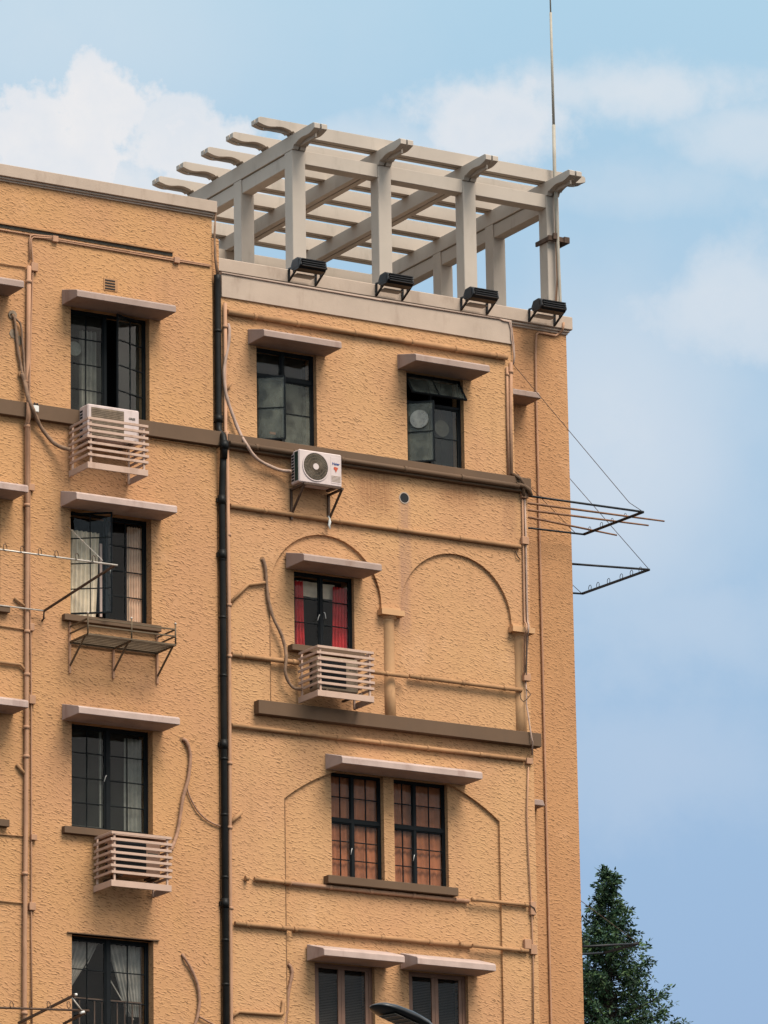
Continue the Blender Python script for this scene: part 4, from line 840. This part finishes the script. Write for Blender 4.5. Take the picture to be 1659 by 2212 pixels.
hose('wrapped hose left of the red-curtained window, dropping to its cage', [at('I',430,365,-.12),at('I',450,430,-.14),at('I',460,560,-.14),at('I',475,680,-.14),at('I',510,800,-.15),at('I',560,900,-.15),at('I',590,1000,-.15),at('I',600,1090,-.2),at('I',592,1180,-.2),at('I',620,1260,-.18),at('I',660,1300,-.2),at('I',710,1305,-.3)],.026)
hose('thick pink hose right of the lower left window, dropping to the lidded cage', [at('K',1190,345,-.11),at('K',1215,355,-.14),at('K',1235,410,-.14),at('K',1242,470,-.14),at('K',1228,600,-.15),at('K',1195,720,-.15),at('K',1175,850,-.15),at('K',1155,960,-.16),at('K',1115,1070,-.3)],.028,'hose_pink')
hose('thin hose branching off towards the black drainpipe', [at('K',1218,650,-.14),at('K',1240,720,-.13),at('K',1290,810,-.13),at('K',1360,875,-.13),at('K',1440,912,-.13)],.013,'hose_pink')
hose('curved salmon hose at the bottom, right of the lowest left window', [at('L',1188,752,-.10),at('L',1205,775,-.14),at('L',1250,850,-.14),at('L',1290,950,-.14),at('L',1302,1050,-.14),at('L',1290,1150,-.14),at('L',1270,1215,-.14)],.024,'hose_pink')
hose('short hose tail at the bottom edge beside the curved salmon hose', [at('L',1300,1155,-.14),at('L',1350,1185,-.14),at('L',1410,1215,-.14)],.015,'hose_pink')
hose('hose with couplings dropping in the corner left of the lowest canopies', [at('X',1030,340,-.06),at('X',1075,400,-.07),at('X',1085,500,-.07),at('X',1058,640,-.08),at('X',1030,780,-.08),at('X',1020,930,-.08),at('X',1000,1100,-.08),at('X',970,1250,-.08)],.028,'hose_pink')
# ------------------------------------------------------------------ clothes racks
def ring(c, r, axis, mat, parent, th=.006):
    c = Vector(c); a = Vector(axis).normalized(); u = a.cross(Vector((0,0,1))).normalized(); v = u.cross(a)
    return MB().tube([c+(u*math.cos(t)+v*math.sin(t))*r for t in [2*math.pi*i/14 for i in range(14)]], th, 5, closed=True).build('ring', mat, parent)
RL = thing('clothes_rack', (35.6,-1.2,20.0), 'iron clothes-drying frame jutting out left of the window with pale curtains', 'clothes rack', 'clothes-drying frames')
ic = at('H',320,925,-.2); ocn = atX('H',835,592,ic.x); oc = Vector((ic.x,ocn.y,ocn.z)); oe = at('H',0,480,oc.y); ie = at('H',0,885,-.2)
d1 = (oe-oc).normalized(); d2 = (ie-ic).normalized()
MB().tube([oc-d1*.04,oc+d1*2.9],.014,8).build('outer_bar', 'light_metal', RL); MB().tube([ic,ic+d2*2.6],.013,8).build('inner_bar', 'light_metal', RL)
MB().bar(oc,ic,.030).build('arm', 'metal_rust', RL); MB().bar(oc+d1*2.7,ic+d2*2.5,.03).build('arm', 'metal_rust', RL)
MB().tube([ic,ic+Vector((0,.02,-.12)),at('H',322,975,-.14),at('H',303,998,-.1)],.014,6).build('hook', 'metal_rust', RL)
MB().tube([at('H',490,312,-.1),at('H',745,560,oc.y+.1)],.005,5).build('stay_wire', 'light_metal', RL)
for x in (38,162,290,410,560,680): p = at('H',x,0,oc.y); q = at('H',x,470+x*.13,oc.y); ring(q+Vector((0,0,.02)),.055,(1,0,0) if False else (.55,-.83,0),'metal_rust',RL)
RB = thing('clothes_rack', (36.0,-.9,13.2), 'iron clothes-drying frame crossing the lowest left window at the bottom edge', 'clothes rack', 'clothes-drying frames')
Yo = -1.5
p0 = at('L',582,1118,Yo); p1 = at('L',0,1099,Yo); MB().tube([p0,p1+(p1-p0)*.4],.017,8).build('outer_bar', 'metal_rust', RB)
MB().bar(at('L',488,1016,Yo-.1),at('L',120,1200,-.5),.036).build('arm', 'metal_rust', RB); MB().bar(at('L',555,1130,Yo),at('L',415,1204,-.9),.032).build('arm', 'metal_rust', RB)
MB().tube([at('L',468,1032,Yo-.05),at('L',545,1132,Yo)],.012,6).build('brace', 'light_metal', RB)
for (x, y) in ((492,1014),(540,1128)): MB().tube([at('L',x-14,y+6,Yo-.05),at('L',x+10,y-3,Yo-.05)],.02,8).build('end_cap', 'white', RB)
for x in (76,200,318,448): ring(at('L',x,1080,Yo),.052,(.55,-.83,0),'metal_rust',RB)
RR = thing('clothes_rack', (46.5,1.0,22.9), 'upper clothes-drying frame at the right corner, holding three bamboo poles', 'clothes rack', 'clothes-drying frames')
c1 = at('G',1553,1075,.1); c2 = at('G',1200,1208,1.8)
s1 = at('G',800,970,.1); s2 = at('G',700,1150,1.8)
MB().tube([s1,c1],.020,8).build('arm', 'metal_dark', RR); MB().tube([s2,c2],.018,8).build('arm', 'metal_dark', RR)
MB().bar(c1,c2,.036).build('outer_bar', 'metal_dark', RR)
MB().tube([at('G',786,205,.12),at('G',1470,1020,.1),c1],.006,5).build('stay_wire', 'metal_rust', RR); MB().tube([at('G',788,830,1.6),at('G',1150,1200,1.8),c2],.006,5).build('stay_wire', 'metal_rust', RR)
for (x, y, t) in ((1450,1100,.3),(1372,1130,.52),(1305,1158,.7),(1230,1180,.9)): ring(c1.lerp(c2,t)+Vector((0,0,.05)),.045,(1,-.1,0),'metal_dark',RR,.005)
for k, (xa, ya, xb, yb, yy) in enumerate(((700,1000,1677,1130,.55),(720,1045,1583,1155,1.0),(720,1075,1395,1213,1.55))):
    a, b = at('G',xa,ya,yy), at('G',xb,yb,yy); n = 9
    MB().tube([a.lerp(b,i/n) for i in range(n+1)], [.024*(1+.0*i)-(.001*i) for i in range(n+1)], 8).build('pole', ['bamboo','bamboo','bamboo'][k], None,
        label=['longest bamboo pole, uppermost of the three lying on the right-hand drying frame','middle one of the three bamboo poles on the right-hand drying frame','shortest and lowest bamboo pole on the right-hand drying frame'][k], category='pole', group='bamboo poles on the drying frame')
def side_rack(label, k, cA, cB, sA, yA, wire, wire2=None, rings=0):
    A = thing('clothes_rack', (47.6,3,at(k,*cA,yA).z), label, 'clothes rack', 'clothes-drying frames')
    c1 = at(k,*cA,yA); c2 = atX(k,*cB,c1.x); s1 = at(k,*sA,yA); s1 = c1+(s1-c1)*1.1; s2 = c2+(s1-c1)*(1.0)
    MB().tube([s1,c1],.020,8).build('arm', 'metal_dark', A); MB().tube([s2,c2],.018,8).build('arm', 'metal_dark', A)
    MB().bar(c1,c2,.036).build('outer_bar', 'metal_dark', A)
    MB().tube([at(k,*wire,yA),c1],.006,5).build('stay_wire', 'metal_rust', A)
    if wire2: MB().tube([at(k,*wire2,c2.y),c2],.006,5).build('stay_wire', 'metal_rust', A)
    for t in rings: ring(c1.lerp(c2,t)+Vector((0,0,.055)),.05,(1,-.1,0),'metal_dark',A,.006)
    return A
side_rack('empty drying frame with six rings, jutting from the building below the bamboo poles','G',(1588,1417),(1190,1560),(1128,1383),2.5,(1095,852),(1125,1500),(.13,.26,.41,.60,.76,.88))
side_rack('lowest right-hand drying frame, in front of the tree','O',(830,830),(610,890),(465,850),2.4,(440,540),None,(.4,.7))
# ------------------------------------------------------------------ street lamp
T0 = at('D',806,2171,-26.0)    # tip of the lamp head, between camera and facade
hr = Vector((math.cos(YAW),-math.sin(YAW),0)); hf = Vector((math.sin(YAW),math.cos(YAW),0))
ax = (hr*.52+hf*.55-Vector((0,0,.16))).normalized(); sw = (hr*.55-hf*.52).normalized(); nu = sw.cross(ax).normalized()
if nu.z < 0: nu = -nu
SL = thing('street_lamp', (T0.x+1.6,T0.y+1.7,GZ), 'black LED street lamp head reaching in at the bottom edge', 'street lamp')
mb = MB(); prof = [(0,.02,.0),(.035,.09,.025),(.10,.14,.05),(.24,.18,.07),(.48,.19,.08),(.66,.165,.075),(.80,.11,.06),(.88,.06,.05)]
vs = []; ns_ = 12
T1 = T0-sw*.0
for (l, w, h) in prof:
    for i in range(ns_):
        t = 2*math.pi*i/ns_; cx = math.cos(t)*w; cz = math.sin(t)*h; cz = cz*1.2 if cz > 0 else cz*.35
        vs.append(T1+ax*l+sw*cx+nu*cz)
fs = [(i*ns_+k, i*ns_+(k+1) % ns_, (i+1)*ns_+(k+1) % ns_, (i+1)*ns_+k) for i in range(len(prof)-1) for k in range(ns_)]+[tuple(range(ns_)), tuple((len(prof)-1)*ns_+k for k in range(ns_))]
mb.add(vs, fs, True); mb.build('lamp_head', 'lamp_black', SL)
mb = MB(); q = T1+ax*.40-nu*.030; cs = [q+ax*a_*.19+sw*b_*.115-nu*c_ for c_ in (0,.006) for a_, b_ in ((-1,-1),(1,-1),(1,1),(-1,1))]
mb.add(cs, [(0,1,2,3),(7,6,5,4),(0,4,5,1),(1,5,6,2),(2,6,7,3),(3,7,4,0)]); ld = mb.build('led_panel', 'led', SL)
mb = MB()
for i in range(4): 
    q = T1+ax*(.26+i*.095)-nu*.038; mb.bar(q-sw*.11,q+sw*.11,.014,.006)
mb.build('divider', 'lamp_black', ld)
arm = T1+ax*.8; foot = Vector((arm.x+ax.x*1.6, arm.y+ax.y*1.6, GZ))
MB().tube([arm,arm+ax*.7+Vector((0,0,-.08)),arm+ax*1.3+Vector((0,0,-.35)),Vector((foot.x,foot.y,arm.z-1.2)),foot],[.03,.035,.04,.055,.09],12).build('pole', 'lamp_black', SL)
# ------------------------------------------------------------------ tree behind the building's right side
def tree(label, k, x, y, dist, H, seed):
    rnd = random.Random(seed); d = ray(*px(k,x,y)); top = Vector((0,-DIST,0))+d*(dist/d.y)
    A = thing('conifer_tree', (top.x,top.y,GZ), label, 'tree')
    lean = Vector((.35,.0,0))
    def axis(h): return top+Vector((lean.x*(h/ H)*.0,0,-h))   # h metres below the top
    MB().tube([axis(h)+Vector((rnd.uniform(-.03,.03),0,0)) for h in [0,.6,1.5,3,5,8,12,16]]+[Vector((top.x,top.y,GZ))],[.008,.015,.03,.05,.08,.13,.2,.27,.36],8).build('trunk', 'bark', A)
    br = MB(); LV = [MB(), MB()]
    def rad(h): return .10+.37*h if h < 4 else min(1.58+.30*(h-4), 4.0)
    h = .08
    while h < H:
        nb = 3 if h < 4.6 else 3
        for _ in range(nb):
            a = rnd.uniform(0, 2*math.pi); R = rad(h)*rnd.choice((.55,.75,.88,.96,1.03))*(1+.10*math.sin(h*7))
            o = axis(h); e = o+Vector((math.cos(a)*R, math.sin(a)*R, R*rnd.uniform(-.05,.38)+.05))
            mid = o.lerp(e,.5)+Vector((0,0,-.06*R)); br.tube([o,mid,e],[.006+.012*R,.005+.006*R,.003],4,caps=False)
            n = int((5.2 if h < 5 else 4)*R/.35)+3
            for i in range(n):
                t = .12+.92*(rnd.random()**.75); c = o.lerp(mid,t*2) if t < .5 else mid.lerp(e,t*2-1)
                c = c+Vector((max(-.2,min(.2,rnd.gauss(0,.05+.035*R*t))),max(-.2,min(.2,rnd.gauss(0,.05+.035*R*t))),rnd.gauss(0,.04)))
                dark = rnd.random() < .72
                # a spray: 4-7 leaflets fanned round a twig
                tw = Vector((math.cos(a)+rnd.gauss(0,.8),math.sin(a)+rnd.gauss(0,.8),rnd.gauss(0,.45))).normalized()
                for q in range(rnd.randint(4,7) if h < 5 else 4):
                    s = rnd.uniform(.034,.075)*(1 if h < 5 else 1.7); w = Vector((rnd.gauss(0,1),rnd.gauss(0,1),rnd.gauss(0,.8))).normalized()
                    l = (tw+w*.9).normalized(); sd_ = l.cross(Vector((rnd.gauss(0,1),rnd.gauss(0,1),rnd.gauss(0,1)))).normalized()
                    b = c+tw*rnd.uniform(-.06,.08)+w*.02
                    LV[0 if dark else 1].add([b, b+l*s+sd_*s*.38, b+l*s*2.0, b+l*s-sd_*s*.38], [(0,1,2,3)])
        h += .042 if h < 5 else .16
    br.build('limbs', 'bark', A)
    def fast(mbq, mat):
        me = bpy.data.meshes.new('foliage'); base = Vector(A['_o']); me.from_pydata([tuple(Vector(v)-base) for v in mbq.v], [], mbq.f); me.materials.append(M[mat])
        o = bpy.data.objects.new('foliage', me); COL.objects.link(o); o.parent = A; return o
    a = fast(LV[0], 'foliage'); b = fast(LV[1], 'foliage2')
    print('leaves', len(LV[0].f)+len(LV[1].f))
tree('tall dark green conical tree rising behind the building at the lower right', 'D', 1312, 1880, 105, 15, 3)
for o in bpy.data.objects:
    if '_o' in o: del o['_o']
